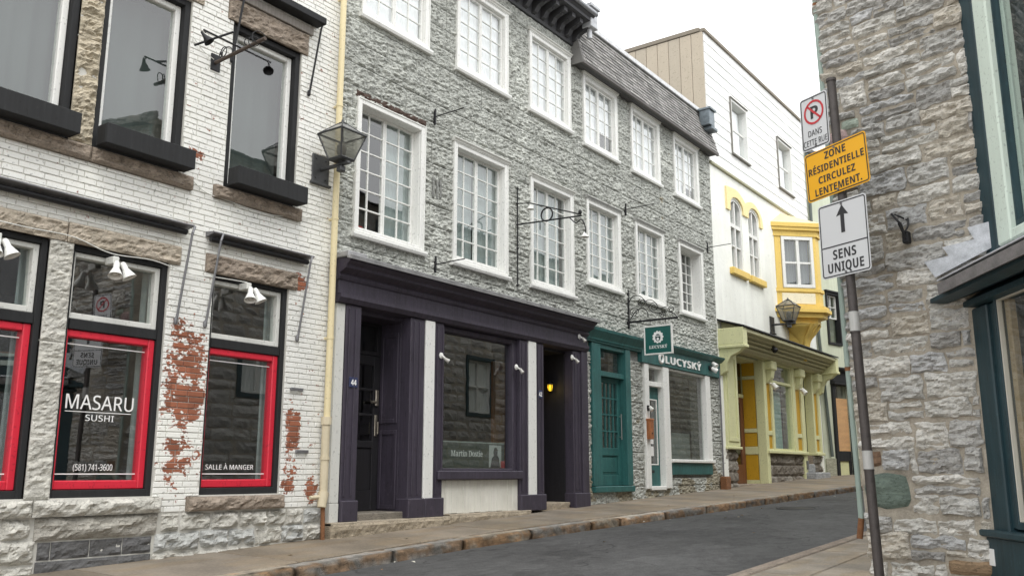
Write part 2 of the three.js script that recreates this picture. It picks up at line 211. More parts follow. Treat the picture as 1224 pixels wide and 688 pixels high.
// ------------------------------------------------------------------ ground, road, pavements
const KP = [[-45, 2.2], [-6, 1.95], [4, 1.75], [6.7, 1.56], [9.2, 1.40], [11.6, 1.50], [15, 1.78], [23.5, 2.39], [45, 3.6], [75, 5]];
const zk = (x) => { let i = 0; while (i < KP.length - 2 && x > KP[i + 1][0]) i++; const [a, b] = KP[i], [c, d] = KP[i + 1]; return b + (d - b) * (x - a) / (c - a); };
function sheet(x0, x1, nx, z0, z1, nz, y) { const pos = [], idx = []; for (let i = 0; i <= nx; i++) for (let j = 0; j <= nz; j++) { const x = x0 + (x1 - x0) * i / nx, a = typeof z0 === 'function' ? z0(x) : z0, b = typeof z1 === 'function' ? z1(x) : z1, z = a + (b - a) * j / nz; pos.push(x, y(x, z), z); if (i < nx && j < nz) { const p = i * (nz + 1) + j, q = p + nz + 1; idx.push(p, p + 1, q + 1, p, q + 1, q); } } return uvm(finish(pos, idx, false)); }
function slab(x0, x1, za, zb, y, th, c = 0.012) { // a paving slab whose top follows y(x, z); za, zb are functions of x
  const pos = [], ring = (dx, dz, dy) => { for (const [x, z] of [[x0 + dx, za(x0) + dz], [x1 - dx, za(x1) + dz], [x1 - dx, zb(x1) - dz], [x0 + dx, zb(x0) - dz]]) pos.push(x, y(x, z) + dy, z); };
  ring(c, c, 0); ring(0, 0, -c); ring(0, 0, -th);
  const idx = [0, 2, 1, 0, 3, 2]; for (const o of [0, 4]) for (let k = 0; k < 4; k++) { const a = o + k, b = o + (k + 1) % 4; idx.push(a, b, b + 4, a, b + 4, a + 4); }
  return uvm(finish(pos, idx));
}
const matRoad = M([0.098, 0.0975, 0.097], 0.8, { map: T.road, size: 5.3, bump: T.asphalt, bsize: 0.9, bs: 0.005 });
const matPave = [[0.285, 0.235, 0.175], [0.325, 0.27, 0.205], [0.265, 0.22, 0.165], [0.30, 0.255, 0.20]].map((c) => M(c, 0.72, { map: T.concrete, size: 2.1, bump: T.bump, bsize: 0.6, bs: 0.003 }));
const matPaveR = [[0.42, 0.36, 0.285], [0.38, 0.33, 0.265]].map((c) => M(c, 0.85, { map: T.concrete, size: 1.7, bump: T.bump, bsize: 0.5, bs: 0.003 }));
structure('ground', sheet(-120, 120, 24, -120, 120, 4, (x) => GR(x) - 0.12), M([0.2, 0.19, 0.17], 0.95, { map: T.concrete, size: 5 }));
const road = structure('road', sheet(-40, 70, 220, (x) => zk(x) - 0.06, 5.22, 12, (x, z) => GR(x) + 0.03 * Math.sin(Math.PI * (z - 1.5) / 3.7) + 0.004 * fbm(x * 0.8, z * 0.8, 2, 2)), matRoad);
const side = structure('sidewalk', sheet(-40, 70, 60, -0.4, (x) => zk(x) - 0.12, 3, (x) => G0(x) - 0.1), MT.beige);
{ let x = -8, k = 0; while (x < 45) { const L = rr(1.5, 2.1); const y = (X, z) => G0(X) - 0.035 * Math.max(0, z) / 1.5, e = (j) => (X) => -0.05 + j * (zk(X) - 0.2 + 0.05); part(side, 'slab', slab(x, x + L - 0.01, e(0), e(1), y, 0.09), matPave[k++ % 4]); x += L; } }
const kerb = structure('kerb', sheet(-40, 70, 60, (x) => zk(x) - 0.18, (x) => zk(x) - 0.02, 1, (x) => G0(x) - 0.075), MT.brownstone);
{
  const kc = [[0.29, 0.25, 0.2], [0.23, 0.195, 0.15], [0.33, 0.295, 0.25], [0.2, 0.185, 0.165]].map((c) => { const m = stone(c, 0.012); m.vertexColors = true; return m; });
  let x = -8; while (x < 45) { // granite kerb stones: top, worn arris and rough face
    const L = rr(0.75, 1.7), x1 = x + L - rr(0.004, 0.012), n = Math.ceil(L / 0.05), pos = [], idx = [], col = [], s = rnd() * 50, up = rr(-0.012, 0.012);
    for (let i = 0; i <= n; i++) { const X = x + (x1 - x) * i / n, z = zk(X), t = G0(X) - 0.04 + up, e = (i === 0 || i === n) ? 0.012 : 0, q = (k) => 0.035 * fbm(X * 7, k * 3.1, s, 4);
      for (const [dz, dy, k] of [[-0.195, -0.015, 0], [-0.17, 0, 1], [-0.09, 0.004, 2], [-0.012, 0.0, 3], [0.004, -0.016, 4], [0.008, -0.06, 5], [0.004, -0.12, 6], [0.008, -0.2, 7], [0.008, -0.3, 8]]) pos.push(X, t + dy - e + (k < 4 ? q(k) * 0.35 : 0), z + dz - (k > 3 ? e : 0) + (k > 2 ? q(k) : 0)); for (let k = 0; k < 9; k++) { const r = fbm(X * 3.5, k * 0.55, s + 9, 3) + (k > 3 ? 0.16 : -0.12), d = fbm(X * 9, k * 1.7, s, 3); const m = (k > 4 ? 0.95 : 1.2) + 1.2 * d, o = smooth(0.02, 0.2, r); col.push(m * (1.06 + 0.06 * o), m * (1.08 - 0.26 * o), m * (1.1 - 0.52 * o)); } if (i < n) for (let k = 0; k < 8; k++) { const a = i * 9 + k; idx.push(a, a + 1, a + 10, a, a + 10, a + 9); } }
    for (const i of [0, n]) for (let k = 1; k < 8; k++) idx.push(i * 9, i * 9 + k, i * 9 + k + 1);
    const kg = finish(pos, idx, false); kg.setAttribute('color', new THREE.Float32BufferAttribute(col, 3)); part(kerb, 'kerb_stone', uvm(kg), kc[Math.floor(rnd() * 4)]); x += L; }
}
const pave = structure('pavement', sheet(-40, 70, 30, 5.2, 40, 4, (x) => GR(x) - 0.01), matPaveR[0]);
{ let x = 3; while (x < 24) { const L = rr(0.9, 1.3); part(pave, 'edging_stone', slab(x, x + L - 0.012, () => 5.2, () => 5.36, (X) => GR(X) + 0.012, 0.05), MT.brownstone); x += L; }
  for (const [z0, z1] of [[5.372, 5.88], [5.892, 6.45], [6.462, 7.2], [7.212, 8.2]]) { let q = 2.5 + rnd(); while (q < 20) { const L = rr(0.8, 1.5); part(pave, 'slab', slab(q, q + L - 0.012, () => z0, () => z1, (X) => GR(X) + 0.006, 0.04), matPaveR[Math.floor(rnd() * 2)]); q += L; } } }
{ // iron cover in the roadway and fallen leaves
  const m = thing('manhole_cover', 'round dark iron cover set in the asphalt roadway', 'manhole cover', [17.2, GR(17.2) + 0.028, 3.0]);
  const c = lathe([[0.001, 0.006], [0.3, 0.006], [0.31, -0.01], [0.33, -0.01], [0.33, 0.007], [0.38, 0.005], [0.39, -0.03]], 0, 0, 0, 28).rotateZ(Math.atan(0.034)); c.translate(17.2, GR(17.2) + 0.03, 3.0); part(m, 'cover', c, MT.iron);
  const lf = new THREE.BufferGeometry(); lf.setAttribute('position', new THREE.Float32BufferAttribute([-0.03, 0, 0, 0, 0.006, -0.014, 0.035, 0.002, 0, 0, 0.008, 0.014], 3)); lf.setIndex([0, 2, 1, 0, 3, 2]); lf.computeVertexNormals();
  const n = 46, im = new THREE.InstancedMesh(lf, M([1, 1, 1], 0.8), n), o = new THREE.Object3D();
  for (let i = 0; i < n; i++) { const x = rr(6, 26), onSide = rnd() < 0.3, z = onSide ? rr(0.1, zk(x) - 0.25) : zk(x) + 0.05 + (rnd() ** 2) * 3; o.position.set(x, onSide ? G0(x) - 0.02 : GR(x) + 0.035, z); o.rotation.set(rr(-0.1, 0.1), rnd() * 6.28, rr(-0.1, 0.1)); const s = rr(0.5, 1.3); o.scale.set(s, s, s); o.updateMatrix(); im.setMatrixAt(i, o.matrix); im.setColorAt(i, C3(rnd() < 0.5 ? [0.5, 0.42, 0.25] : rnd() < 0.5 ? [0.6, 0.58, 0.5] : [0.3, 0.16, 0.06])); }
  im.name = 'fallen_leaves'; im.userData = { label: 'scattered dry leaves and paper scraps along the kerb', category: 'leaves', kind: 'stuff' }; scene.add(im);
}

// ------------------------------------------------------------------ white painted brick building with the sushi restaurant
const peel = (x, y) => { // where the white paint has come off
  let f = -0.12 + 0.10 * smooth(3.4, 1.6, y) * (x > 5.6 ? 1 : 0);
  for (const [cx, cy, a, b, k] of [[6.02, 2.72, 0.32, 0.42, 0.40], [6.05, 2.38, 0.28, 0.26, 0.66], [7.60, 2.12, 0.12, 0.34, 0.62], [7.58, 1.52, 0.13, 0.18, 0.5], [6.0, 1.72, 0.26, 0.26, 0.34], [6.0, 3.12, 0.2, 0.2, 0.30], [7.95, 1.38, 0.12, 0.16, 0.42], [5.98, 5.22, 0.12, 0.06, 0.5], [7.62, 3.98, 0.1, 0.15, 0.42]]) { const d = ((x - cx) / a) ** 2 + ((y - cy) / b) ** 2; f = Math.max(f, k * (1.15 - d * 0.75)); }
  return f + 0.85 * fbm(x * 8, y * 10, 4.4, 4) + 0.55 * fbm(x * 27, y * 38, 2.2, 3) - 0.32;
};
const B1 = { x0: 3.0, x1: 8.2, y0: 0.6, y1: 8.4 };
const brickTex = tex(1536, (u, v) => {
  const x = B1.x0 + u * (B1.x1 - B1.x0), y = B1.y0 + v * (B1.y1 - B1.y0), g = 0.9 + 0.3 * fbm(x * 5, y * 7, 1, 4), h = hash(Math.floor(u * 1536), Math.floor(v * 2048), 5);
  const pe = peel(x, y);
  if (pe > 0) { const k = (0.75 + 0.5 * hash(Math.floor(x / 0.21), Math.floor(y / 0.0655), 8)) * g; return [0.31 * k, 0.108 * k, 0.056 * k]; }
  let k = 0.80 * (0.86 + 0.14 * g) + 0.03 * (h - 0.5); const dirt = fbm(x * 26, y * 34, 7, 3), gr = fbm(x * 1.1, y * 0.6, 12, 3); k *= 1 + 0.16 * gr; if (dirt > 0.29) k *= 0.55; if (pe > -0.06) { k *= 0.86; return [k, k * 0.9, k * 0.85]; } return [k, k * 0.995, k * (0.945 - 0.05 * Math.max(0, gr))];
}, 2048);
brickTex.wrapS = brickTex.wrapT = THREE.ClampToEdgeWrapping;
brickTex.repeat.set(1 / (B1.x1 - B1.x0), 1 / (B1.y1 - B1.y0)); brickTex.offset.set(-B1.x0 / (B1.x1 - B1.x0), -B1.y0 / (B1.y1 - B1.y0));
const matBrick = new THREE.MeshStandardMaterial({ map: brickTex, roughness: 0.8, bumpMap: rep(T.bump, 0.3), bumpScale: 0.004, side: THREE.DoubleSide });
const planarUV = (g) => { const p = g.attributes.position, uv = g.attributes.uv; for (let i = 0; i < p.count; i++) uv.setXY(i, p.getX(i), p.getY(i)); return g; };
{
  const b = thing('brick_building', 'white painted brick building with red framed restaurant windows and peeling paint', 'building', [5, 0.6, 0]);
  const shop = [[3.15, 4.40], [4.64, 5.74], [6.32, 7.44]].map(([a, c]) => [a, c, 1.36, 3.88]);
  const up = [[3.40, 4.47], [4.72, 5.78], [6.37, 7.46]].map(([a, c]) => [a, c, 4.93, 7.07]);
  const W0 = 1.5, W1 = 8.13;
  part(b, 'wall', plate(W0, W1, 0.3, 10.6, -0.35, -0.012, [...shop, ...up]), MT.mortarwhite);
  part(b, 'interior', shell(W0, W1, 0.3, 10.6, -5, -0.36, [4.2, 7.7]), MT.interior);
  // dressed stone
  const stones = [[3.0, 4.55, 3.88, 4.08, 0.03], [4.562, 5.86, 3.88, 4.085, 0.035], [6.2, 7.55, 3.87, 4.085, 0.04], [6.28, 7.55, 7.07, 7.36, 0.035], [3.3, 4.6, 7.08, 7.36, 0.03], [4.61, 5.92, 7.08, 7.36, 0.035]];
  const stoneHoles = stones.map((s) => s.slice(0, 4));
  for (const [a, c, d, e, z] of stones) part(b, 'lintel', rough([a, c, d, e], -0.05, z, { amp: 0.034, edge: 0.015, freq: 8, soft: 0.025, res: 0.024 }), a > 6.1 ? MT.brownstone : MT.beige);
  const pil = [[4.40, 4.64, 1.355, 2.86], [4.40, 4.64, 2.87, 3.875]], mull = [[4.47, 4.72, 4.95, 6.1], [4.47, 4.72, 6.11, 7.075]];
  for (const r of pil) part(b, 'pier_stone', rough(r, -0.15, 0.012, { amp: 0.022, edge: 0.01, freq: 12, res: 0.022 }), MT.lightstone);
  for (const r of mull) part(b, 'pier_stone', rough(r, -0.15, 0.012, { amp: 0.045, edge: 0.012, freq: 10, res: 0.022 }), MT.mullstone);
  for (const [a, c, m] of [[3.0, 4.462, MT.lightstone], [4.47, 5.82, MT.lightstone], [6.16, 7.48, MT.brownstone]]) part(b, 'sill', rough([a, c, 1.19, 1.345], -0.1, 0.085, { amp: 0.045, edge: 0.03, freq: 7, soft: 0.05, res: 0.022 }), m);
  for (const [a, c, m] of [[3.0, 4.7, MT.brownstone], [4.71, 5.93, MT.brownstone], [6.23, 7.55, MT.brownstone]]) part(b, 'sill', rough([a, c, 4.77, 4.925], -0.1, 0.065, { amp: 0.034, edge: 0.02, freq: 8, res: 0.024 }), m);
  // rock-faced foundation
  const fs = []; const row = (y0, y1, xs) => { for (let i = 0; i + 1 < xs.length; i++) fs.push([xs[i] + 0.008, xs[i + 1] - 0.008, y0, y1]); };
  row(0.99, 1.175, [5.86, 6.1, 6.5, 6.88, 7.27, 7.56, 7.84, 8.12]); row(0.785, 0.978, [5.80, 6.36, 6.74, 7.12, 7.18, 7.5, 7.86, 8.12]); row(0.60, 0.772, [5.78, 6.3, 6.9, 7.4, 8.12]);
  row(0.99, 1.175, [2.4, 2.9, 3.5, 4.16, 4.22, 4.50]); row(0.76, 0.978, [2.4, 3.1, 3.9, 4.56]); row(0.52, 0.748, [2.4, 2.9, 3.6, 4.2, 4.56]);
  for (const r of fs) if (r[1] - r[0] > 0.03) part(b, 'foundation_stone', rough(r, -0.1, 0.03, { amp: 0.075, edge: 0.045, freq: 6, soft: 0.05, res: 0.022 }), rnd() < 0.7 ? MT.lightstone : stone([0.44, 0.45, 0.44]));
  part(b, 'foundation_stone', rough([4.53, 5.82, 0.965, 1.18], -0.1, 0.03, { amp: 0.05, edge: 0.03, freq: 5, soft: 0.06, res: 0.024 }), stone([0.36, 0.345, 0.31], 0.01));
  for (const [a, c] of [[4.58, 4.70], [4.71, 5.09], [5.10, 5.44], [5.45, 5.77]]) part(b, 'blocking_stone', rough([a, c, 0.79, 0.95], -0.14, 0.004, { amp: 0.02, edge: 0.01, freq: 9, res: 0.026 }), MT.darkstone);
  part(b, 'blocking_stone', rough([4.57, 5.77, 0.55, 0.775], -0.14, 0.012, { amp: 0.02, edge: 0.012, freq: 8, res: 0.026 }), MT.darkstone);
  // bricks
  const holes = [...shop, ...up, ...stoneHoles, ...pil, ...mull, [3.0, 5.82, 1.19, 1.345], [6.16, 7.48, 1.19, 1.345], [3.0, 5.93, 4.77, 4.925], [6.23, 7.55, 4.77, 4.925], [4.40, 4.64, 1.3, 3.9], [1, 9, 0, 1.185]].map((h) => [h[0] - 0.006, h[1] + 0.006, h[2] - 0.006, h[3] + 0.006]);
  let rects = cut(courses(W0, W1, 1.185, 10.5, 0.0655, [0.195, 0.215], 0.008), holes, 0.012);
  rects.sort((p, q) => (p[0] > 4.22 ? 0 : 100) + Math.hypot(p[0], p[2] - 1.6) - (q[0] > 4.22 ? 0 : 100) - Math.hypot(q[0], q[2] - 1.6));
  const geo = (r) => planarUV(brick(r, -0.02, rr(-0.004, 0.004), 0.005));
  const rest = []; rects.forEach((r, i) => { if (i < 300) part(b, 'brick', geo(r), matBrick); else rest.push(geo(r)); });
  stuff(part(b, 'brickwork', rest, matBrick));
  // restaurant windows
  shop.forEach(([x0, x1, y0, y1], k) => {
    const w = part(b, 'window', [frame(x0, x1, y0, y1, -0.22, -0.035, 0.04, 0.062, 0.075, 0.06), box(x0 + 0.06, x1 - 0.06, 3.02, 3.125, -0.2, -0.05)], MT.black);
    part(w, 'transom_frame', frame(x0 + 0.042, x1 - 0.064, 3.13, 3.815, -0.19, -0.075, 0.03, 0.055, 0.06, 0.05), MT.offwhite);
    part(w, 'transom_pane', pane(x0 + 0.06, x1 - 0.1, 3.17, 3.78, 0, 0).translate(0, -3.475, 0).rotateX(-0.045).translate(0, 3.475, -0.135), MT.shopglass);
    part(w, 'sash_frame', frame(x0 + 0.042, x1 - 0.064, 1.437, 3.018, -0.19, -0.07, 0.03, 0.075, 0.09, 0.075, 0.01), MT.red);
    part(w, 'pane', pane(x0 + 0.06, x1 - 0.12, 1.5, 2.96, -0.135, 0.002), MT.shopglass);
    for (const y of [2.875, 1.585]) part(w, 'film_line', plainBox(x0 + 0.08, x1 - 0.14, y, y + 0.011, -0.132, -0.13), MT.lettering);
    part(w, 'blind', curtain(x1 - 0.16, x1 - 0.05, 1.5, 3.8, -0.26, 0.01, 0.08), M([0.28, 0.31, 0.31], 0.9));
    if (k === 1) part(w, 'lettering', [text('MASARU', 'sans_regular', 4.78, 5.52, 2.235, 0.145, -0.132), plainBox(4.78, 5.5, 2.205, 2.212, -0.132, -0.13), text('SUSHI', 'sans_regular', 5.0, 5.31, 2.12, 0.062, -0.132), text('(581) 741-3600', 'sans_regular', 4.92, 5.34, 1.625, 0.062, -0.132)], MT.lettering);
    if (k === 2) part(w, 'lettering', text('SALLE À MANGER', 'sans_regular', 6.47, 7.14, 1.64, 0.055, -0.132), MT.lettering);
  });
  up.forEach(([x0, x1, y0, y1]) => {
    const w = part(b, 'window', frame(x0, x1, y0, y1, -0.24, -0.035, 0.075), MT.black);
    part(w, 'sash_frame', frame(x0 + 0.077, x1 - 0.077, y0 + 0.077, y1 - 0.077, -0.22, -0.11, 0.07, 0.07, 0.07, 0.07, 0.01), MT.white);
    part(w, 'pane', pane(x0 + 0.12, x1 - 0.12, y0 + 0.12, y1 - 0.12, -0.165, 0.003), MT.glass);
    part(w, 'curtain', [curtain(x0 + 0.02, x1 - 0.02, y0 + 0.1, y1 - 0.1, -0.42, 0.02, 0.24)], M([0.06, 0.075, 0.071], 0.95, { map: T.stain, size: 1.3 }));
  });
  part(b, 'timber_board', box(6.26, 7.6, 7.37, 7.48, -0.02, 0.05), M([0.34, 0.31, 0.28], 0.9, { map: T.wood, size: [0.2, 0.6], bump: T.wood, bsize: [0.1, 0.6], bs: 0.004 }));
  part(b, 'cable', [tube([[3.0, 3.96, 0.06], [4.1, 3.925, 0.06], [4.6, 3.93, 0.05], [5.0, 3.84, 0.06], [5.5, 3.86, 0.05], [6.0, 3.80, 0.03], [6.35, 3.82, 0.04], [6.75, 3.83, 0.05]], 0.006, 60), tube([[3.0, 4.13, 0.03], [4.5, 4.13, 0.03], [5.8, 4.14, 0.03]], 0.005, 20), tube([[5.9, 4.91, 0.02], [6.1, 4.80, 0.02], [6.4, 4.77, 0.03], [7.0, 4.74, 0.03], [7.9, 4.9, 0.02]], 0.005, 30), tube([[5.8, 6.62, 0.02], [5.95, 6.5, 0.02], [6.1, 6.45, 0.02]], 0.005, 16)], MT.offwhite);
  for (const [x, y] of [[7.62, 2.62], [7.75, 1.86]]) part(b, 'wall_staple', [box(x - 0.1, x + 0.1, y - 0.02, y + 0.02, 0.02, 0.035, 0.004), box(x - 0.09, x - 0.07, y - 0.015, y + 0.015, -0.01, 0.02, 0.002), box(x + 0.07, x + 0.09, y - 0.015, y + 0.015, -0.01, 0.02, 0.002)], MT.greymetal);
}
{ // black planter boxes under the upper windows
  const L = ['black wooden planter box on the stone sill at the edge of the brick building', 'black wooden planter box between the rough stone pier and the lamp bracket', 'black wooden planter box under the window beside the street lantern'];
  [[3.40, 4.46], [4.735, 5.80], [6.385, 7.46]].forEach(([a, c], i) => { const p = thing('planter_box', L[i], 'planter box', [(a + c) / 2, 4.93, 0.15], 'planter boxes on the brick building');
    part(p, 'front_board', box(a, c, 4.94, 5.16, 0.225, 0.25), MT.black); part(p, 'back_board', box(a, c, 4.94, 5.16, 0.045, 0.065), MT.black); for (const x of [a, c - 0.02]) part(p, 'end_board', box(x, x + 0.02, 4.942, 5.158, 0.067, 0.223), MT.black); part(p, 'bottom_board', box(a + 0.022, c - 0.022, 4.942, 4.96, 0.067, 0.223), MT.black); part(p, 'soil', box(a + 0.022, c - 0.022, 4.97, 5.1, 0.067, 0.223), M([0.05, 0.04, 0.03], 1)); });
}
{ // retracted awnings: rail and two hinged arms each
  const A = [[3.0, 5.91, 4.29, 3.25, 'long folded awning rail above the restaurant name window', [5.86]], [6.17, 7.70, 4.28, 3.26, 'short folded awning rail above the dining room window', [6.24, 7.60]], [6.25, 7.69, 7.50, 6.55, 'black folded awning above the upper window beside the downpipe', [6.36, 7.6]]];
  A.forEach(([x0, x1, y, yb, label, arms], i) => { const a = thing('awning_frame', label, 'awning', [(x0 + x1) / 2, y, 0], 'folded awnings on the brick building');
    part(a, 'rail', i === 2 ? [box(x0, x1, y + 0.02, y + 0.12, 0.01, 0.2, 0.01)] : [profileX([[0, y], [0.13, y + 0.02], [0.13, y + 0.045], [0, y + 0.06]], x0, x1), rod([x0, y + 0.035, 0.14], [x1, y + 0.035, 0.14], 0.014)], i === 2 ? MT.black : MT.greymetal);
    if (i < 2) part(a, 'roller', rod([x0 + 0.02, y - 0.035, 0.07], [x1 - 0.04, y - 0.035, 0.07], 0.032, 10), MT.iron);
    for (const x of arms) part(a, 'arm', [rod([x + 0.06, y + 0.03, 0.15], [x + 0.02, y - 0.06, 0.17], 0.014), rod([x + 0.02, y - 0.06, 0.17], [x - 0.01, yb, 0.03], 0.014), lathe([[0.001, 0.05], [0.022, 0.03], [0.022, -0.03], [0.001, -0.05]], x - 0.01, yb, 0.02, 8)], i === 2 ? MT.iron : MT.greymetal); });
}
function flood(name, label, x, y) { // twin cone floodlights
  const t = thing(name, label, 'floodlight', [x, y, 0.03], 'floodlights above the restaurant windows');
  part(t, 'mount', [box(x - 0.035, x + 0.035, y - 0.03, y + 0.05, -0.06, 0.1, 0.008), rod([x, y, 0.08], [x, y - 0.05, 0.17], 0.012)], MT.offwhite);
  for (const s of [-1, 1]) { const g = lathe([[0.02, 0], [0.03, -0.02], [0.032, -0.08], [0.07, -0.17], [0.075, -0.18], [0.066, -0.172], [0.028, -0.08], [0.001, -0.07]], 0, 0, 0, 16); g.rotateZ(s * 0.28 + 0.08).rotateX(-0.32).translate(x + s * 0.03, y - 0.02, 0.16); const m = part(t, 'lamp_shade', g, MT.white); const bl = new THREE.SphereGeometry(0.045, 10, 8).toNonIndexed(); bl.translate(0, -0.13, 0).rotateZ(s * 0.28 + 0.08).rotateX(-0.32).translate(x + s * 0.03, y - 0.02, 0.16); part(m, 'bulb', uvm(bl), M([0.5, 0.5, 0.45], 0.3)); }
}
flood('floodlight', 'twin white floodlights above the partly hidden red window', 3.86, 3.76); flood('floodlight', 'twin white floodlights above the window lettered with the restaurant name', 5.05, 3.76); flood('floodlight', 'twin white floodlights above the dining room window', 6.75, 3.77);
{ // wrought lamp bracket
  const t = thing('lamp_bracket', 'iron bracket with two small spot shades between the upper windows', 'lamp bracket', [6.13, 6.43, 0]);
  part(t, 'plate', [box(6.07, 6.20, 6.32, 6.53, -0.006, 0.015, 0.004)], MT.iron);
  part(t, 'arm', rod([6.13, 6.42, 0.01], [6.13, 6.47, 0.92], 0.022, 10), M([0.10, 0.075, 0.06], 0.8, { map: T.grain, size: 0.3, bump: T.bump, bsize: 0.15, bs: 0.002 }));
  part(t, 'crossbar', [rod([5.66, 6.53, 0.42], [6.62, 6.50, 0.42], 0.011), rod([5.7, 6.42, 0.2], [6.0, 6.62, 0.5], 0.014)], MT.iron);
  part(t, 'wire_coil', [0.1, 0.16, 0.23, 0.62, 0.72, 0.8].map((z, i) => uvm(new THREE.TorusGeometry(0.05 + 0.012 * (i % 3), 0.006, 6, 18).rotateY(1.2 + 0.3 * i).translate(6.13, 6.49 + 0.03 * (i % 2), z).toNonIndexed())), MT.iron);
  for (const [x, y, tz] of [[5.68, 6.44, 0.5], [6.58, 6.41, -0.4]]) part(t, 'lamp_shade', [lathe([[0.012, 0.08], [0.02, 0.03], [0.03, 0.0], [0.065, -0.07], [0.06, -0.07], [0.02, 0]], 0, 0, 0, 14).rotateZ(tz).rotateX(-0.5).translate(x, y, 0.44), rod([x, y + 0.06, 0.43], [x, 6.52, 0.42], 0.008)], MT.iron);
}
{ // downpipe between the brick and the grey building
  const t = thing('downpipe', 'cream painted rain downpipe between the white brick and grey stone buildings', 'downpipe', [8.06, 0.8, 0.09]);
  part(t, 'pipe', rod([8.07, 2.25, 0.1], [8.07, 10.5, 0.1], 0.043, 14), MT.cream);
  part(t, 'boot', [rod([8.06, 1.3, 0.1], [8.06, 2.28, 0.1], 0.052, 14), rod([8.06, 2.2, 0.1], [8.06, 2.3, 0.1], 0.066, 14), rod([8.06, 1.76, 0.1], [8.06, 1.8, 0.1], 0.06, 14), rod([8.06, 1.36, 0.1], [8.02, 1.18, 0.12], 0.07, 12, 0.055), rod([7.86, 1.30, 0.08], [8.05, 1.31, 0.1], 0.025, 10)], M([0.66, 0.58, 0.42], 0.7, { map: T.stain, size: 0.6 }));
  part(t, 'outlet', rod([8.06, 0.74, 0.12], [8.05, 1.24, 0.11], 0.028, 10), MT.rust);
  for (const y of [3.3, 4.9, 6.5, 8.1]) part(t, 'bracket', [rod([8.07, y, 0.1], [8.07, y + 0.03, 0.1], 0.05, 14), box(8.055, 8.085, y, y + 0.03, -0.02, 0.06, 0.003)], MT.cream);
}
function lantern(label, x, y, zc, s, wallZ = 0) { // square street lantern on a wall bracket; y is the underside of the cage
  const t = thing('street_lantern', label, 'lantern', [x, y, 0], 'wall lanterns'), a = 0.15 * s, A = 0.285 * s, H = 0.46 * s;
  part(t, 'wall_plate', [box(x - 0.19 * s, x + 0.19 * s, y - 0.3 * s, y + 0.2 * s, wallZ - 0.012, wallZ + 0.02, 0.006), box(x - 0.22 * s, x + 0.22 * s, y - 0.34 * s, y - 0.3 * s, wallZ - 0.01, wallZ + 0.05, 0.006), ...[[-1, -1], [1, -1], [-1, 1], [1, 1]].map(([i, j]) => rod([x + i * 0.11 * s, y - 0.05 * s + j * 0.17 * s, wallZ + 0.01], [x + i * 0.11 * s, y - 0.05 * s + j * 0.17 * s, wallZ + 0.032], 0.016 * s, 8))], MT.lampmetal);
  part(t, 'arm', [box(x - 0.035 * s, x + 0.035 * s, y - 0.085 * s, y - 0.03 * s, wallZ + 0.015, zc + 0.2 * s, 0.01), box(x - 0.06 * s, x + 0.06 * s, y - 0.19 * s, y - 0.09 * s, zc - 0.06 * s, zc + 0.06 * s, 0.012), rod([x, y - 0.03 * s, zc], [x, y + 0.02 * s, zc], 0.06 * s, 10)], MT.lampmetal);
  const cn = [[-1, -1], [1, -1], [1, 1], [-1, 1]], e = [];
  cn.forEach(([i, j], k) => { const [m, n] = cn[(k + 1) % 4]; e.push(rod([x + i * a, y + 0.02, zc + j * a], [x + i * A, y + H, zc + j * A], 0.014 * s, 6), rod([x + i * A, y + H, zc + j * A], [x + m * A, y + H, zc + n * A], 0.018 * s, 6), rod([x + i * a, y + 0.02, zc + j * a], [x + m * a, y + 0.02, zc + n * a], 0.018 * s, 6), rod([x + i * A, y + H, zc + j * A], [x + i * 0.05 * s, y + H + 0.2 * s, zc + j * 0.05 * s], 0.014 * s, 6)); });
  part(t, 'cage', [e, box(x - a, x + a, y - 0.005, y + 0.03, zc - a, zc + a, 0.006)], MT.lampmetal);
  const quad = (p, q, r, w) => uvm(finish([...p, ...q, ...r, ...w], [0, 1, 2, 0, 2, 3]));
  cn.forEach(([i, j], k) => { const [m, n] = cn[(k + 1) % 4]; part(t, 'pane', quad([x + i * a, y + 0.03, zc + j * a], [x + m * a, y + 0.03, zc + n * a], [x + m * A, y + H, zc + n * A], [x + i * A, y + H, zc + j * A]), MT.lampglass); part(t, 'roof_pane', quad([x + i * A, y + H, zc + j * A], [x + m * A, y + H, zc + n * A], [x + m * 0.05 * s, y + H + 0.2 * s, zc + n * 0.05 * s], [x + i * 0.05 * s, y + H + 0.2 * s, zc + j * 0.05 * s]), MT.lampglass); });
  part(t, 'finial', lathe([[0.001, 0.09], [0.02, 0.07], [0.03, 0.03], [0.07, 0.01], [0.075, -0.01], [0.001, -0.01]].map(([r, h]) => [r * s, h * s]), x, y + H + 0.2 * s, zc, 12), MT.lampmetal);
  part(t, 'bulb', lathe([[0.001, 0.3], [0.06, 0.27], [0.085, 0.2], [0.075, 0.1], [0.035, 0.02], [0.03, 0]].map(([r, h]) => [r * s, h * s]), x, y + 0.03, zc, 14), M([0.16, 0.15, 0.13], 0.35));
}
lantern('large glass street lantern on an iron arm beside the cream downpipe', 7.86, 5.60, 0.4, 0.78);

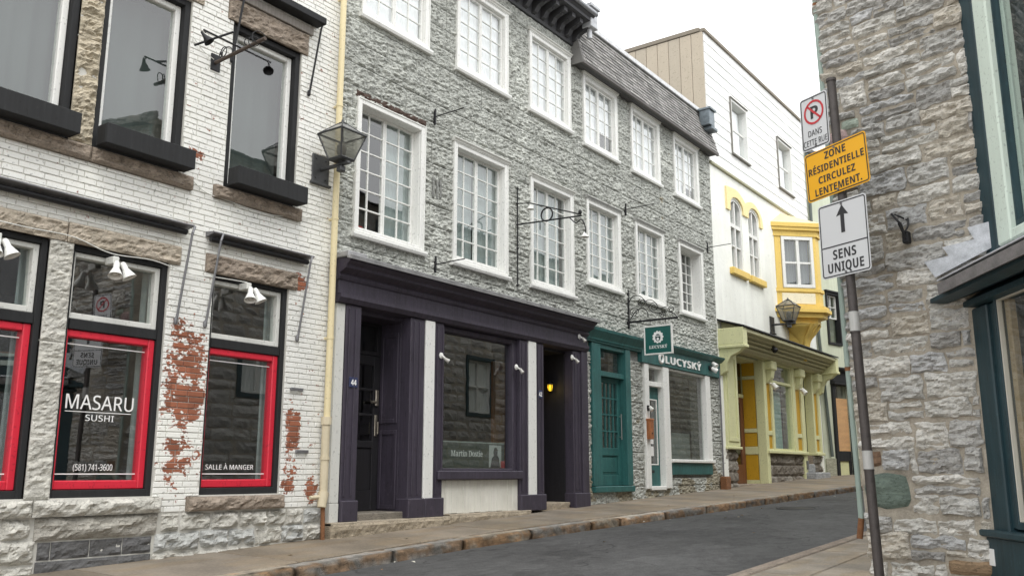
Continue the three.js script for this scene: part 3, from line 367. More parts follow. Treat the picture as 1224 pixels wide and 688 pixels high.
// ------------------------------------------------------------------ grey roughcast stone buildings
const greyCol = (x, y) => { // worn pale patches and brown dirt with ragged outlines
  const w = fbm(x * 0.55, y * 0.75, 3.3, 4), f = fbm(x * 3.2, y * 4.2, 9.1, 3); let k = 0.86 + 0.2 * smooth(0.04, 0.26, w + 0.35 * f) + 0.14 * f, r = 1.0, bl = 0.97;
  const d = fbm(x * 1.3, y * 1.3, 21, 3) + 0.5 * f + 0.42 * smooth(2.3, 1.2, y - 0.034 * (x - 14)); if (x > 14.3 && d > 0.42) { k *= 0.62; r = 1.12; bl = 0.8; }
  return [k * r, k, k * bl];
};
const matGrey = M([0.60, 0.615, 0.59], 0.95, { map: T.pit, size: 1.15, bump: T.pit, bsize: 1.15, bs: 0.02, vc: true });
const matGreyWall = M([0.30, 0.305, 0.29], 0.95, { map: T.pit, size: 1.15, bump: T.bump, bsize: 0.3, bs: 0.008 });
function greyFace(b, x0, x1, y0, y1, holes) {
  const l = cut(courses(x0, x1, y0, y1, 0.335, [0.5, 1.0], 0.009), holes, 0.015);
  l.sort((p, q) => p[0] - q[0]);
  const rest = []; l.forEach((r, i) => { const g = rough(r, -0.06, rr(-0.004, 0.006), { amp: 0.027, edge: 0.013, freq: 9, ay: 2.4, steps: 5, res: 0.022, soft: 0.014, seed: 1.5, col: greyCol }); if (i < 298) part(b, 'stone_block', g, matGrey); else rest.push(g); });
  if (rest.length) stuff(part(b, 'stonework', rest, matGrey));
}
// casement window: moulded trim, sill, two leaves of small panes, curtain behind
function casement(b, x0, x1, y0, y1, rows, o) {
  const z = o.z, hx0 = x0 + 0.075, hx1 = x1 - 0.075, hy0 = y0 + 0.09, hy1 = y1 - 0.075;
  const w = part(b, 'window', [frame(x0 + 0.01, x1 - 0.01, y0 + 0.04, y1 - 0.01, -0.04, 0.03, 0.08, 0.08, 0.07, 0.08, 0.01), frame(hx0, hx1, hy0, hy1, z - 0.07, -0.012, 0.02, 0.02, 0.03, 0.02, 0.004), frame(x0 - 0.005, x1 + 0.005, y0 + 0.04, y1, -0.04, 0.042, 0.022, 0.022, 0.03, 0.024, 0.008)], o.frame ?? MT.white);
  part(w, 'sill', profileX([[-0.06, y0 - 0.03], [0.065, y0 - 0.035], [0.08, y0], [0.076, y0 + 0.03], [-0.06, y0 + 0.06]], x0 - 0.045, x1 + 0.045), o.frame ?? MT.white);
  if (o.hood !== 0) part(w, 'hood', profileX([[-0.05, y1 - 0.005], [0.05, y1 - 0.005], [0.056, y1 + 0.015], [0.08, y1 + 0.035], [0.08, y1 + 0.05], [-0.05, y1 + 0.07]], x0 - 0.03, x1 + 0.03), o.hood ?? MT.offwhite);
  const a0 = hx0 + 0.021, a1 = hx1 - 0.021, mid = (a0 + a1) / 2, b0 = hy0 + 0.031, b1 = hy1 - 0.021, st = 0.034, mu = o.mu ?? 0.022;
  for (const [l, r] of [[a0, mid - 0.002], [mid + 0.002, a1]]) {
    const g0 = l + st, g1 = r - st, h0 = b0 + 0.06, h1 = b1 - st, cw = (g1 - g0) / 2, rh = (h1 - h0) / rows;
    const bars = [box((g0 + g1) / 2 - mu / 2, (g0 + g1) / 2 + mu / 2, h0, h1, z - 0.018, z + 0.016, 0.004)]; for (let k = 1; k < rows; k++) bars.push(box(g0, g1, h0 + k * rh - mu / 2, h0 + k * rh + mu / 2, z - 0.017, z + 0.014, 0.004));
    part(w, 'sash', [frame(l, r, b0, b1, z - 0.03, z + 0.025, st, st, 0.06, st, 0.005), bars], o.sash ?? MT.white);
    for (let i = 0; i < 2; i++) for (let k = 0; k < rows; k++) part(w, 'pane', pane(g0 + i * cw, g0 + (i + 1) * cw, h0 + k * rh, h0 + (k + 1) * rh, z, 0.008), o.glass ?? MT.glass);
  }
  if (o.curtain) part(w, 'curtain', o.curtain.map(([p, q, c0 = 0, c1 = 1]) => curtain(a0 + (a1 - a0) * p, a0 + (a1 - a0) * q, b0 + (b1 - b0) * c0, b0 + (b1 - b0) * c1, z - 0.065, 0.01)), o.cloth ?? MT.curtain);
  return w;
}
const holeOf = ([x0, x1, y0, y1]) => [x0 + 0.07, x1 - 0.07, y0 + 0.085, y1 - 0.07], trimOf = ([x0, x1, y0, y1]) => [x0 + 0.03, x1 - 0.03, y0 + 0.03, y1 - 0.02];
{ // building with the purple shopfront
  const b = thing('grey_stone_building', 'grey roughcast building with bracketed dark eaves above the purple shopfront', 'building', [11.2, 0.8, 0]);
  const up = [[8.50, 9.98], [10.67, 12.10], [12.78, 14.19]].map((w) => [...w, 8.08, 9.66]), mid = [[8.49, 9.94], [10.64, 12.10], [12.80, 14.23]].map((w) => [...w, 4.81, 6.83]);
  part(b, 'wall', plate(8.14, 14.315, 0.5, 10.5, -0.45, -0.03, [...up.map(holeOf), ...mid.map(holeOf), [8.4, 14.2, 0.62, 4.0]]), matGreyWall);
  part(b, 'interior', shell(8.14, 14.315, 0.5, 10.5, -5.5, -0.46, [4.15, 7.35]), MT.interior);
  greyFace(b, 8.14, 14.315, 4.30, 9.95, [...up, ...mid].map(trimOf));
  up.forEach((w, i) => casement(b, ...w, 5, { z: -0.06, curtain: [[0, 1]], glass: MT.skyglass, mu: 0.02, sash: MT.white }));
  const w1 = casement(b, ...mid[0], 6, { z: -0.16, hood: 0, curtain: [[0.55, 1]], cloth: MT.netting });
  part(w1, 'rotten_board', rough([8.47, 9.96, 6.84, 6.93], -0.03, 0.02, { amp: 0.03, edge: 0.01, freq: 12, wob: 0.03 }), M([0.07, 0.045, 0.035], 1), 'dark rotten board above the frame');
  part(w1, 'red_cloth', box(8.66, 9.05, 4.96, 5.1, -0.42, -0.34, 0.03), M([0.4, 0.02, 0.02], 0.9));
  casement(b, ...mid[1], 6, { z: -0.12, curtain: [[0, 0.48], [0.54, 1]], cloth: MT.netting });
  casement(b, ...mid[2], 6, { z: -0.12, curtain: [[0, 0.9]], cloth: MT.netting });
  // eaves: frieze, modillions, corona and gutter
  const dark = painted([0.05, 0.05, 0.055], 0.6), lead = metal([0.3, 0.31, 0.33], 0.5, 0.4);
  part(b, 'eaves', profileX([[-0.1, 9.94], [0.04, 9.94], [0.06, 9.98], [0.05, 10.0], [0.08, 10.26], [0.5, 10.3], [0.5, 10.36], [0.56, 10.42], [0.56, 10.47], [-0.1, 10.56]], 8.14, 14.30), dark);
  part(b, 'gutter', rod([8.14, 10.45, 0.58], [14.32, 10.45, 0.58], 0.045, 10), lead);
  for (let x = 8.3; x < 14.3; x += 0.285) part(b, 'modillion', [profileX([[0.05, 10.0], [0.12, 10.02], [0.2, 10.12], [0.42, 10.2], [0.42, 10.29], [0.05, 10.27]], x - 0.055, x + 0.055), rod([x, 10.2, 0.3], [x, 10.14, 0.33], 0.03, 8)], dark);
  part(b, 'roof', [profileX([[-5.5, 10.5], [0.1, 10.56], [-0.3, 12.2], [-5.5, 12.4]], 8.14, 14.3)], M([0.06, 0.06, 0.065], 0.8));
  part(b, 'leader_head', [box(14.2, 14.47, 10.2, 10.62, 0.3, 0.52, 0.01), box(14.16, 14.51, 10.6, 10.68, 0.26, 0.56, 0.01), rod([14.33, 10.0, 0.4], [14.33, 10.22, 0.4], 0.05, 10)], metal([0.45, 0.46, 0.48], 0.5, 0.4));
  part(b, 'base_ledge', [rough([8.15, 10.5, 0.55, 0.98], -0.1, 0.19, { amp: 0.02, edge: 0.03, freq: 5 }), rough([10.51, 12.62, 0.6, 1.0], -0.1, 0.16, { amp: 0.02, edge: 0.03, freq: 5 }), rough([13.12, 14.04, 0.7, 1.09], -0.65, 0.0, { amp: 0.01, edge: 0.02 })], stone([0.33, 0.28, 0.21], 0.01));
  part(b, 'ledge_top', [box(8.15, 10.5, 0.94, 0.985, -0.4, 0.17, 0.01), box(10.51, 12.62, 0.96, 1.005, -0.4, 0.14, 0.01), box(13.12, 14.04, 1.04, 1.095, -0.6, 0.0, 0.01)], stone([0.36, 0.31, 0.24], 0.008));
  part(b, 'wall_mark', [box(10.13, 10.17, 5.75, 6.08, 0.0, 0.03, 0.005), box(10.22, 10.26, 5.75, 6.05, 0.0, 0.03, 0.005), box(10.30, 10.34, 5.78, 6.08, 0.0, 0.03, 0.005)], matGreyWall);
}
{ // purple shopfront
  const s = thing('shopfront', 'weathered purple and white shopfront numbered 44 and 42 in the grey building', 'shopfront', [11.35, 0.95, 0]), P = MT.purple;
  part(s, 'cornice', [profileX([[-0.05, 4.12], [0.11, 4.12], [0.13, 4.16], [0.12, 4.2], [0.24, 4.26], [0.25, 4.3], [0.31, 4.34], [0.31, 4.37], [-0.05, 4.43]], 8.17, 14.58)], P);
  part(s, 'gutter', [profileX([[0.27, 4.38], [0.35, 4.36], [0.36, 4.41], [0.34, 4.42], [0.32, 4.4], [0.28, 4.42]], 8.15, 14.6), box(8.15, 8.5, 4.40, 4.48, -0.02, 0.3, 0.01)], metal([0.34, 0.34, 0.35], 0.55, 0.3));
  part(s, 'frieze', [box(8.19, 14.55, 3.93, 4.125, -0.1, 0.095, 0.008), profileX([[-0.1, 3.80], [0.10, 3.82], [0.14, 3.88], [0.14, 3.93], [-0.1, 3.935]], 8.19, 14.55)], P);
  const pil = (a, c, m, z = 0.07) => part(s, 'pilaster', [box(a, c, 1.22, 3.81, -0.12, z, 0.008)], m), pl = (a, c, y0) => part(s, 'plinth', box(a, c, y0, 1.25, -0.14, 0.11, 0.012), P);
  pil(8.215, 8.372, MT.offwhite, 0.05); part(s, 'plinth', box(8.215, 8.372, 0.98, 1.218, -0.12, 0.055), MT.offwhite); pil(8.376, 8.655, P); pil(9.655, 9.965, P); pil(9.97, 10.175, MT.white, 0.09); pil(10.18, 10.40, P); pil(12.39, 12.625, P); pil(12.63, 12.855, MT.white, 0.09); pil(12.86, 13.105, P); pil(14.07, 14.33, P); pil(14.335, 14.55, P, 0.1);
  pl(8.376, 8.67, 0.98); pl(9.64, 9.99, 0.98); pl(9.995, 10.41, 0.98); pl(12.38, 13.12, 0.99); pl(14.06, 14.57, 0.95);
  for (const x of [8.42, 9.72, 10.24, 12.44, 12.91, 14.12]) part(s, 'fillet', [box(x, x + 0.02, 1.3, 3.76, 0.068, 0.085, 0.004), box(x + 0.12, x + 0.14, 1.3, 3.76, 0.068, 0.085, 0.004)], P);
  // display window
  const w = part(s, 'display_window', [frame(10.402, 12.388, 1.62, 3.80, -0.16, 0.0, 0.1, 0.11, 0.05, 0.08, 0.012), frame(10.48, 12.3, 1.64, 3.74, -0.13, -0.03, 0.03, 0.03, 0.03, 0.03, 0.006)], P);
  part(w, 'pane', pane(10.5, 12.28, 1.66, 3.73, -0.09, 0), MT.shopglass);
  part(w, 'sill', box(10.27, 12.42, 1.50, 1.635, -0.1, 0.12, 0.015), P);
  part(w, 'glass_panel', plainBox(10.6, 12.25, 1.67, 2.065, -0.165, -0.155), M([0.05, 0.065, 0.055], 0.3));
  part(w, 'panel_edge', plainBox(10.6, 12.25, 2.066, 2.08, -0.166, -0.152), M([0.25, 0.3, 0.27], 0.4));
  part(w, 'lettering', text('Martin Dostie', 'serif_regular', 10.87, 11.66, 1.855, 0.085, -0.154), MT.lettering);
  part(w, 'portrait_print', [plainBox(11.83, 12.16, 1.69, 2.04, -0.153, -0.148)], M([0.42, 0.44, 0.43], 0.6));
  part(w, 'printed_figure', [uvm(new THREE.ShapeGeometry(new THREE.Shape([[11.86, 1.69], [11.9, 1.83], [11.95, 1.87], [11.94, 1.93], [11.97, 2.0], [12.02, 2.01], [12.06, 1.96], [12.05, 1.88], [12.09, 1.84], [12.12, 1.69]].map((p) => new THREE.Vector2(...p)))).translate(0, 0, -0.146))], M([0.05, 0.05, 0.055], 0.7));
  part(w, 'red_sticker', plainBox(12.14, 12.25, 1.68, 1.79, -0.146, -0.143), M([0.35, 0.02, 0.025], 0.6));
  part(w, 'wooden_panel', plainBox(12.5, 12.9, 1.3, 3.5, -0.62, -0.58), M([0.30, 0.12, 0.035], 0.6, { map: T.wood, size: [0.4, 1.5] }));
  part(w, 'display_shelf', plainBox(10.45, 12.35, 1.50, 1.56, -0.9, -0.17), MT.floor);
  for (let k = 0, n = 14; k < n; k++) { const a = 10.40 + k * (1.99 / n); part(s, 'board', box(a, a + 1.99 / n - 0.004, 1.0 + rr(0, 0.012), 1.498, -0.06, 0.02 + rr(-0.003, 0.003), 0.006), MT.boards); }
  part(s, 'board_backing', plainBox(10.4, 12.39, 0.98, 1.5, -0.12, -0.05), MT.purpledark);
  // recessed doorway 44
  part(s, 'doorway', [box(9.655, 9.70, 1.0, 3.81, -0.56, -0.121, 0.004), box(8.6, 8.655, 1.0, 3.81, -0.56, -0.121, 0.004), box(8.6, 9.7, 3.75, 3.81, -0.6, -0.1, 0.004)], P);
  for (const [y0, y1] of [[1.1, 2.2], [2.3, 3.6]]) part(s, 'reveal_panel', frame(-0.50, -0.16, y0, y1, -9.657, -9.638, 0.05, 0.05, 0.06, 0.06, 0.004).map((g) => g.rotateY(-Math.PI / 2)), P);
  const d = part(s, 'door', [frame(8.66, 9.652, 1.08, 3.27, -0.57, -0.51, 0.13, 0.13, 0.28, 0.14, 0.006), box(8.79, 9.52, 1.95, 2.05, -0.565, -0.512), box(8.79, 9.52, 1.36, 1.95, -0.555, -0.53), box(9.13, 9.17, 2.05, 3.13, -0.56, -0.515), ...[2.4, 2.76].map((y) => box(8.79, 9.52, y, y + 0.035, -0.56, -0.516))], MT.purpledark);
  for (let i = 0; i < 2; i++) for (let k = 0; k < 3; k++) part(d, 'pane', pane(8.79 + i * 0.37, 9.15 + i * 0.37, 2.05 + k * 0.36, 2.41 + k * 0.36, -0.54), MT.glass);
  part(d, 'handle', [box(9.55, 9.60, 2.12, 2.42, -0.512, -0.495, 0.006), rod([9.575, 2.15, -0.46], [9.575, 2.32, -0.46], 0.012), box(9.545, 9.605, 2.55, 2.78, -0.512, -0.48, 0.008), rod([9.44, 2.6, -0.46], [9.53, 2.6, -0.48], 0.022)], metal([0.4, 0.36, 0.3], 0.35, 0.8));
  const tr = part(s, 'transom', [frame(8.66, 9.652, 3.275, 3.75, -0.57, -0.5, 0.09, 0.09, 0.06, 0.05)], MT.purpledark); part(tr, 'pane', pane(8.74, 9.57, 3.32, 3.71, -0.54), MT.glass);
  part(s, 'threshold', box(8.656, 9.654, 0.97, 1.075, -0.6, 0.0, 0.012), stone([0.2, 0.18, 0.15]));
  // recessed doorway 42
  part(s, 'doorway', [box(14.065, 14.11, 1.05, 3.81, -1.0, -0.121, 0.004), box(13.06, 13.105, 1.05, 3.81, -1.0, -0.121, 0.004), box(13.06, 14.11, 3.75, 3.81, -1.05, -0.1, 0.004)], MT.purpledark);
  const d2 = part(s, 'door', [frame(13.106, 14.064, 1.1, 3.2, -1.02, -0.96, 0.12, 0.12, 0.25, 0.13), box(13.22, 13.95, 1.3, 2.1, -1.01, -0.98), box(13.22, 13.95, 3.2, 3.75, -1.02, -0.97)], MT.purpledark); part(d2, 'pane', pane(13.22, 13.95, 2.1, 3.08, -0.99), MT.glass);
  part(s, 'threshold', box(13.106, 14.064, 1.06, 1.13, -1.0, -0.61, 0.012), stone([0.2, 0.18, 0.15]));
  for (const [x, y, str, w2] of [[8.46, 2.71, '44', 0.13], [12.91, 2.86, '42', 0.12]]) { const n = part(s, 'number_plate', box(x, x + w2 + 0.02, y, y + 0.135, 0.066, 0.084, 0.004), M([0.03, 0.04, 0.10], 0.35)); part(n, 'digits', text(str, 'sans_bold', x + 0.025, x + w2 - 0.005, y + 0.03, 0.075, 0.084), MT.lettering); }
}
{ // small lit lantern in doorway 42
  const t = thing('porch_lantern', 'small yellow lit lantern hanging in the dark doorway of number 42', 'lantern', [13.96, 3.05, -0.36]);
  part(t, 'bracket', [rod([14.063, 3.25, -0.36], [13.96, 3.27, -0.36], 0.01), rod([13.96, 3.27, -0.36], [13.96, 3.22, -0.36], 0.008), lathe([[0.001, 0.06], [0.03, 0.03], [0.075, 0], [0.07, -0.01], [0.001, -0.01]], 13.96, 3.2, -0.36, 6)], MT.iron);
  const gl = new THREE.MeshStandardMaterial({ color: C3([0.7, 0.45, 0.02]), emissive: C3([1, 0.62, 0.03]), emissiveIntensity: 0.7, roughness: 0.4 });
  part(t, 'lamp_glass', lathe([[0.001, -0.12], [0.034, -0.11], [0.052, -0.045], [0.05, 0], [0.001, 0.0]], 13.96, 3.19, -0.36, 6), gl);
  part(t, 'cage', [0, 1, 2, 3, 4, 5].map((k) => { const c = Math.cos(k * 1.047), n = Math.sin(k * 1.047); return rod([13.96 + 0.056 * c, 3.19, -0.36 + 0.056 * n], [13.96 + 0.038 * c, 3.07, -0.36 + 0.038 * n], 0.005, 5); }), MT.iron);
  const l = new THREE.PointLight(C3([1, 0.68, 0.15]), 0.05, 0, 2); l.position.set(-0.12, 0.06, 0.02); l.castShadow = true; t.add(l);
}
const spot = (x, y, label, tilt = 0.4, z = 0.09) => { const t = thing('spotlight', label, 'spotlight', [x, y, z], 'spotlights on the purple shopfront'); part(t, 'mount', [lathe([[0.001, 0.02], [0.045, 0.015], [0.05, 0], [0.001, 0]], 0, 0, 0, 12).rotateX(Math.PI / 2).translate(x, y + 0.05, z - 0.02), rod([x, y + 0.05, z], [x, y + 0.01, z + 0.06], 0.015)], MT.white); part(t, 'lamp_head', lathe([[0.001, 0.05], [0.022, 0.045], [0.025, 0.0], [0.034, -0.036], [0.03, -0.04], [0.001, -0.03]], 0, 0, 0, 14).rotateX(-0.6).rotateZ(tilt).translate(x + 0.02, y - 0.02, z + 0.08), M([0.45, 0.44, 0.41], 0.35)); };
spot(10.33, 3.27, 'white spotlight beside the top corner of the display window, by number 44', 0.9); spot(12.27, 3.28, 'white spotlight on the pilaster between the display window and number 42', 0.2); spot(14.02, 3.62, 'white spotlight inside the top corner of doorway 42', 0.3, 0.1); spot(14.25, 4.03, 'white spotlight on the frieze above doorway 42', 0.1, 0.12);

{ // building with the mansard
  const b = thing('grey_stone_building', 'grey roughcast building with shingled mansard above the teal shop', 'building', [17.6, 1.0, 0]);
  const up = [[14.68, 16.06], [16.69, 18.05], [18.80, 20.18]].map((w) => [...w, 8.0, 9.5]), mid = [[14.74, 16.08], [16.76, 18.1], [18.88, 20.22]].map((w) => [...w, 5.19, 6.9]);
  const door = [14.86, 16.28, 1.3, 4.05], wd = [16.95, 18.05, 1.3, 3.8], sw = [18.08, 20.2, 1.86, 3.82];
  part(b, 'wall', plate(14.32, 20.95, 0.6, 10.6, -0.45, -0.03, [...up.map(holeOf), ...mid.map(holeOf), door, wd, sw]), matGreyWall);
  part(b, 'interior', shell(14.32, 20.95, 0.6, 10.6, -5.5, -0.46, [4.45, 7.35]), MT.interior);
  greyFace(b, 14.32, 20.95, 1.0, 9.62, [...[...up, ...mid].map(trimOf), door, [16.93, 18.08, 1.3, 3.82], sw, [14.5, 20.9, 3.86, 4.34], [18.05, 20.25, 1.5, 3.86]]);
  up.forEach((w, i) => casement(b, ...w, 4, { z: -0.06, curtain: i === 1 ? [[0, 1]] : [[0, 0.52], [0.5, 1, 0.34 - 0.05 * i, 1]], glass: MT.skyglass, mu: 0.02 }));
  mid.forEach((w, i) => casement(b, ...w, 6, { z: i === 2 ? -0.26 : -0.1, curtain: i === 2 ? null : [[0, 1]], cloth: MT.netting, hood: painted([0.36, 0.36, 0.35], 0.7) }));
  // mansard with its shingles
  const zt = -0.02, yt = 10.62, y0 = 9.56, zf = 0.27;
  part(b, 'mansard', profileX([[-0.3, y0], [zf - 0.02, y0], [zf - 0.02, y0 + 0.03], [zt - 0.02, yt], [-0.3, yt]], 14.31, 20.93), MT.darkstone);
  part(b, 'soffit_edge', box(14.3, 20.94, y0 - 0.035, y0 + 0.03, zf - 0.05, zf + 0.012, 0.006), painted([0.13, 0.12, 0.115], 0.7));
  part(b, 'side_board', profileX([[-0.3, y0 - 0.02], [zf, y0 - 0.02], [zf, y0 + 0.03], [zt + 0.03, yt], [-0.3, yt]], 14.28, 14.305), painted([0.2, 0.195, 0.19], 0.7));
  const sm = [[0.31, 0.30, 0.29], [0.27, 0.26, 0.25], [0.36, 0.35, 0.335], [0.22, 0.215, 0.205]].map((c) => M(c, 0.95, { map: T.grain, size: 0.5, bump: T.bump, bsize: 0.2, bs: 0.003 }));
  const rows = 11, list = [];
  for (let k = 0; k < rows; k++) { const u = k / rows, v = (k + 1.25) / rows, ya = y0 + 0.02 + (yt - y0 - 0.06) * u, yb = y0 + 0.02 + (yt - y0 - 0.06) * Math.min(1, v), za = zf + (zt - zf) * u, zb = zf + (zt - zf) * Math.min(1, v); let x = 14.31 - rr(0, 0.2); while (x < 20.93) { const w = rr(0.2, 0.29), a = Math.max(14.31, x), c = Math.min(20.93, x + w - 0.016); x += w; if (c - a < 0.03) continue; const q = rr(0.016, 0.03), pos = [a, ya, za + q, c, ya, za + q, c, yb, zb + 0.004, a, yb, zb + 0.004, a, ya, za - 0.01, c, ya, za - 0.01, c, yb, zb - 0.01, a, yb, zb - 0.01]; list.push([a, uvm(finish(pos, [0, 1, 2, 0, 2, 3, 0, 4, 5, 0, 5, 1, 1, 5, 6, 1, 6, 2, 0, 3, 7, 0, 7, 4])), Math.floor(rnd() * 4)]); } }
  list.sort((p, q) => p[0] - q[0]); const rest = []; list.forEach(([, g, m], i) => { if (i < 300) part(b, 'shingle', g, sm[m]); else rest.push(g); }); if (rest.length) stuff(part(b, 'shingles', rest, sm[0]));
  part(b, 'roof_flashing', box(14.36, 20.92, yt - 0.01, yt + 0.1, zt - 0.06, zt + 0.05, 0.01), metal([0.6, 0.61, 0.62], 0.5, 0.2));
  part(b, 'roof', box(14.32, 20.94, yt - 0.1, yt + 0.02, -5.5, zt - 0.07, 0.01), MT.darkstone);
  part(b, 'leader_head', [box(20.3, 20.62, 10.18, 10.6, 0.06, 0.34, 0.012), box(20.27, 20.66, 10.58, 10.64, 0.04, 0.38, 0.008), box(20.4, 20.75, 10.08, 10.18, 0.1, 0.36, 0.02)], metal([0.16, 0.19, 0.21], 0.45, 0.5));
}
{ // teal shop
  const s = thing('shopfront', 'teal shopfront with white framed display window and green panelled side door', 'shopfront', [17.6, 1.15, 0]), P = MT.teal, W = MT.white;
  part(s, 'cornice', [profileX([[-0.05, 4.1], [0.09, 4.1], [0.1, 4.14], [0.19, 4.27], [0.2, 4.32], [-0.05, 4.37]], 14.56, 16.78), profileX([[-0.05, 4.22], [0.1, 4.22], [0.19, 4.3], [0.2, 4.34], [-0.05, 4.38]], 16.79, 20.90)], P);
  const f = part(s, 'sign_board', [box(16.79, 20.88, 3.86, 4.22, -0.04, 0.075, 0.006), box(14.6, 16.785, 4.06, 4.1, -0.04, 0.07, 0.006)], P);
  part(f, 'sign_letters', text('LUCYSKÝ', 'sans_bold', 17.86, 19.72, 3.935, 0.16, 0.077, 0.02), MT.lettering);
  part(f, 'sign_emblem', [uvm(new THREE.TorusGeometry(0.09, 0.035, 8, 20).translate(17.66, 4.02, 0.08).toNonIndexed())], MT.lettering);
  // teal side door
  part(s, 'door_frame', [box(14.80, 15.13, 1.36, 4.06, -0.15, 0.05, 0.01), box(16.12, 16.33, 1.36, 4.06, -0.15, 0.05, 0.01), box(14.80, 16.33, 1.24, 1.355, -0.3, 0.09, 0.012), box(15.13, 16.12, 3.44, 3.54, -0.16, 0.01, 0.006), box(15.13, 16.12, 3.97, 4.06, -0.16, 0.03, 0.006)], P);
  part(s, 'transom_pane', pane(15.13, 16.12, 3.54, 3.97, -0.1), MT.glass);
  const d = part(s, 'door', [frame(15.13, 16.12, 1.36, 3.44, -0.16, -0.1, 0.11, 0.11, 0.2, 0.1, 0.006), box(15.24, 16.01, 1.93, 2.08, -0.155, -0.102, 0.006), box(15.24, 16.01, 1.56, 1.93, -0.15, -0.128, 0.01), box(15.3, 15.95, 1.61, 1.88, -0.14, -0.115, 0.012), ...[1, 2, 3, 4].map((k) => box(15.24 + 0.154 * k - 0.014, 15.24 + 0.154 * k + 0.014, 2.08, 3.34, -0.15, -0.105, 0.004)), ...[2.38, 2.70, 3.02].map((y) => box(15.24, 16.01, y, y + 0.03, -0.15, -0.107, 0.004))], P);
  for (let i = 0; i < 5; i++) for (let k = 0; k < 4; k++) part(d, 'pane', pane(15.24 + 0.154 * i, 15.24 + 0.154 * (i + 1), 2.08 + 0.315 * k, 2.08 + 0.315 * (k + 1), -0.13), MT.shopglass);
  part(d, 'handle', [rod([16.07, 2.25, -0.05], [16.07, 2.75, -0.05], 0.012), rod([16.07, 2.3, -0.1], [16.07, 2.3, -0.05], 0.008), rod([16.07, 2.7, -0.1], [16.07, 2.7, -0.05], 0.008)], metal([0.35, 0.35, 0.34], 0.4, 0.8));
  // white framed door and window
  part(s, 'shop_frame', [box(16.93, 17.12, 1.28, 3.855, -0.16, 0.055, 0.01), box(17.78, 18.06, 1.28, 3.855, -0.16, 0.06, 0.01), box(17.12, 17.78, 3.40, 3.50, -0.15, 0.02, 0.006), box(17.12, 17.78, 3.79, 3.855, -0.15, 0.03, 0.006), box(17.12, 17.78, 1.25, 1.33, -0.2, 0.06, 0.01), box(20.02, 20.27, 1.89, 3.855, -0.1, 0.055, 0.01), box(18.06, 20.3, 1.82, 1.89, -0.12, 0.11, 0.012), box(18.06, 20.02, 3.81, 3.855, -0.1, 0.03, 0.006)], W);
  part(s, 'transom_pane', pane(17.12, 17.78, 3.5, 3.79, -0.08), MT.glass);
  const e = part(s, 'door', [frame(17.12, 17.78, 1.33, 3.4, -0.14, -0.08, 0.09, 0.1, 0.46, 0.28, 0.006)], P);
  part(e, 'bead', frame(17.19, 17.7, 1.76, 3.14, -0.1, -0.07, 0.025), W); part(e, 'pane', pane(17.2, 17.69, 1.78, 3.12, -0.1), MT.shopglass); part(e, 'letter_slot', box(17.34, 17.5, 1.6, 1.66, -0.09, -0.074, 0.004), MT.iron); part(e, 'notice', [plainBox(17.34, 17.52, 2.2, 2.42, -0.095, -0.092), plainBox(17.34, 17.52, 1.95, 2.15, -0.095, -0.092)], MT.lettering);
  const w = part(s, 'display_window', [box(18.06, 18.1, 1.89, 3.81, -0.1, 0.0, 0.006)], W); part(w, 'pane', pane(18.08, 20.03, 1.88, 3.82, -0.06, 0), MT.shopglass);
  part(w, 'display_back', plainBox(18.1, 20.0, 1.86, 2.5, -0.44, -0.4), M([0.16, 0.18, 0.17], 0.8));
  part(s, 'sill_board', box(18.1, 20.24, 1.56, 1.818, -0.05, 0.05, 0.012), P);
}
{ const t = thing('mailbox', 'copper coloured letter box on the white door frame of the teal shop', 'mailbox', [17.0, 2.4, 0.06]); part(t, 'box', [box(16.93, 17.09, 2.28, 2.68, 0.05, 0.15, 0.015), box(16.92, 17.1, 2.66, 2.7, 0.05, 0.16, 0.008)], metal([0.5, 0.2, 0.09], 0.4, 0.6)); part(t, 'lock', rod([17.01, 2.4, 0.14], [17.01, 2.4, 0.157], 0.015), MT.iron);
  const l = thing('wall_lamp', 'small dark lamp above the copper letter box', 'wall lamp', [17.03, 2.92, 0.06]); part(l, 'mount', box(16.98, 17.06, 2.86, 2.98, 0.05, 0.08, 0.008), MT.iron); part(l, 'lamp_head', lathe([[0.001, 0.07], [0.03, 0.06], [0.05, -0.04], [0.001, -0.03]], 0, 0, 0, 12).rotateX(-0.7).translate(17.02, 2.9, 0.14), MT.offwhite);
  const c = thing('spotlight', 'white twin spotlight at the end of the teal sign board', 'spotlight', [20.25, 4.05, 0.08]); part(c, 'mount', box(20.16, 20.26, 4.0, 4.1, 0.07, 0.12, 0.01), MT.iron); for (const [dx, dy, a] of [[0.06, 0.06, -0.5], [0.04, -0.06, 0.5]]) part(c, 'lamp_head', lathe([[0.001, 0.1], [0.05, 0.08], [0.06, -0.06], [0.05, -0.07], [0.001, -0.05]], 0, 0, 0, 12).rotateX(-0.9).rotateZ(a).translate(20.25 + dx, 4.06 + dy, 0.18), MT.white); }
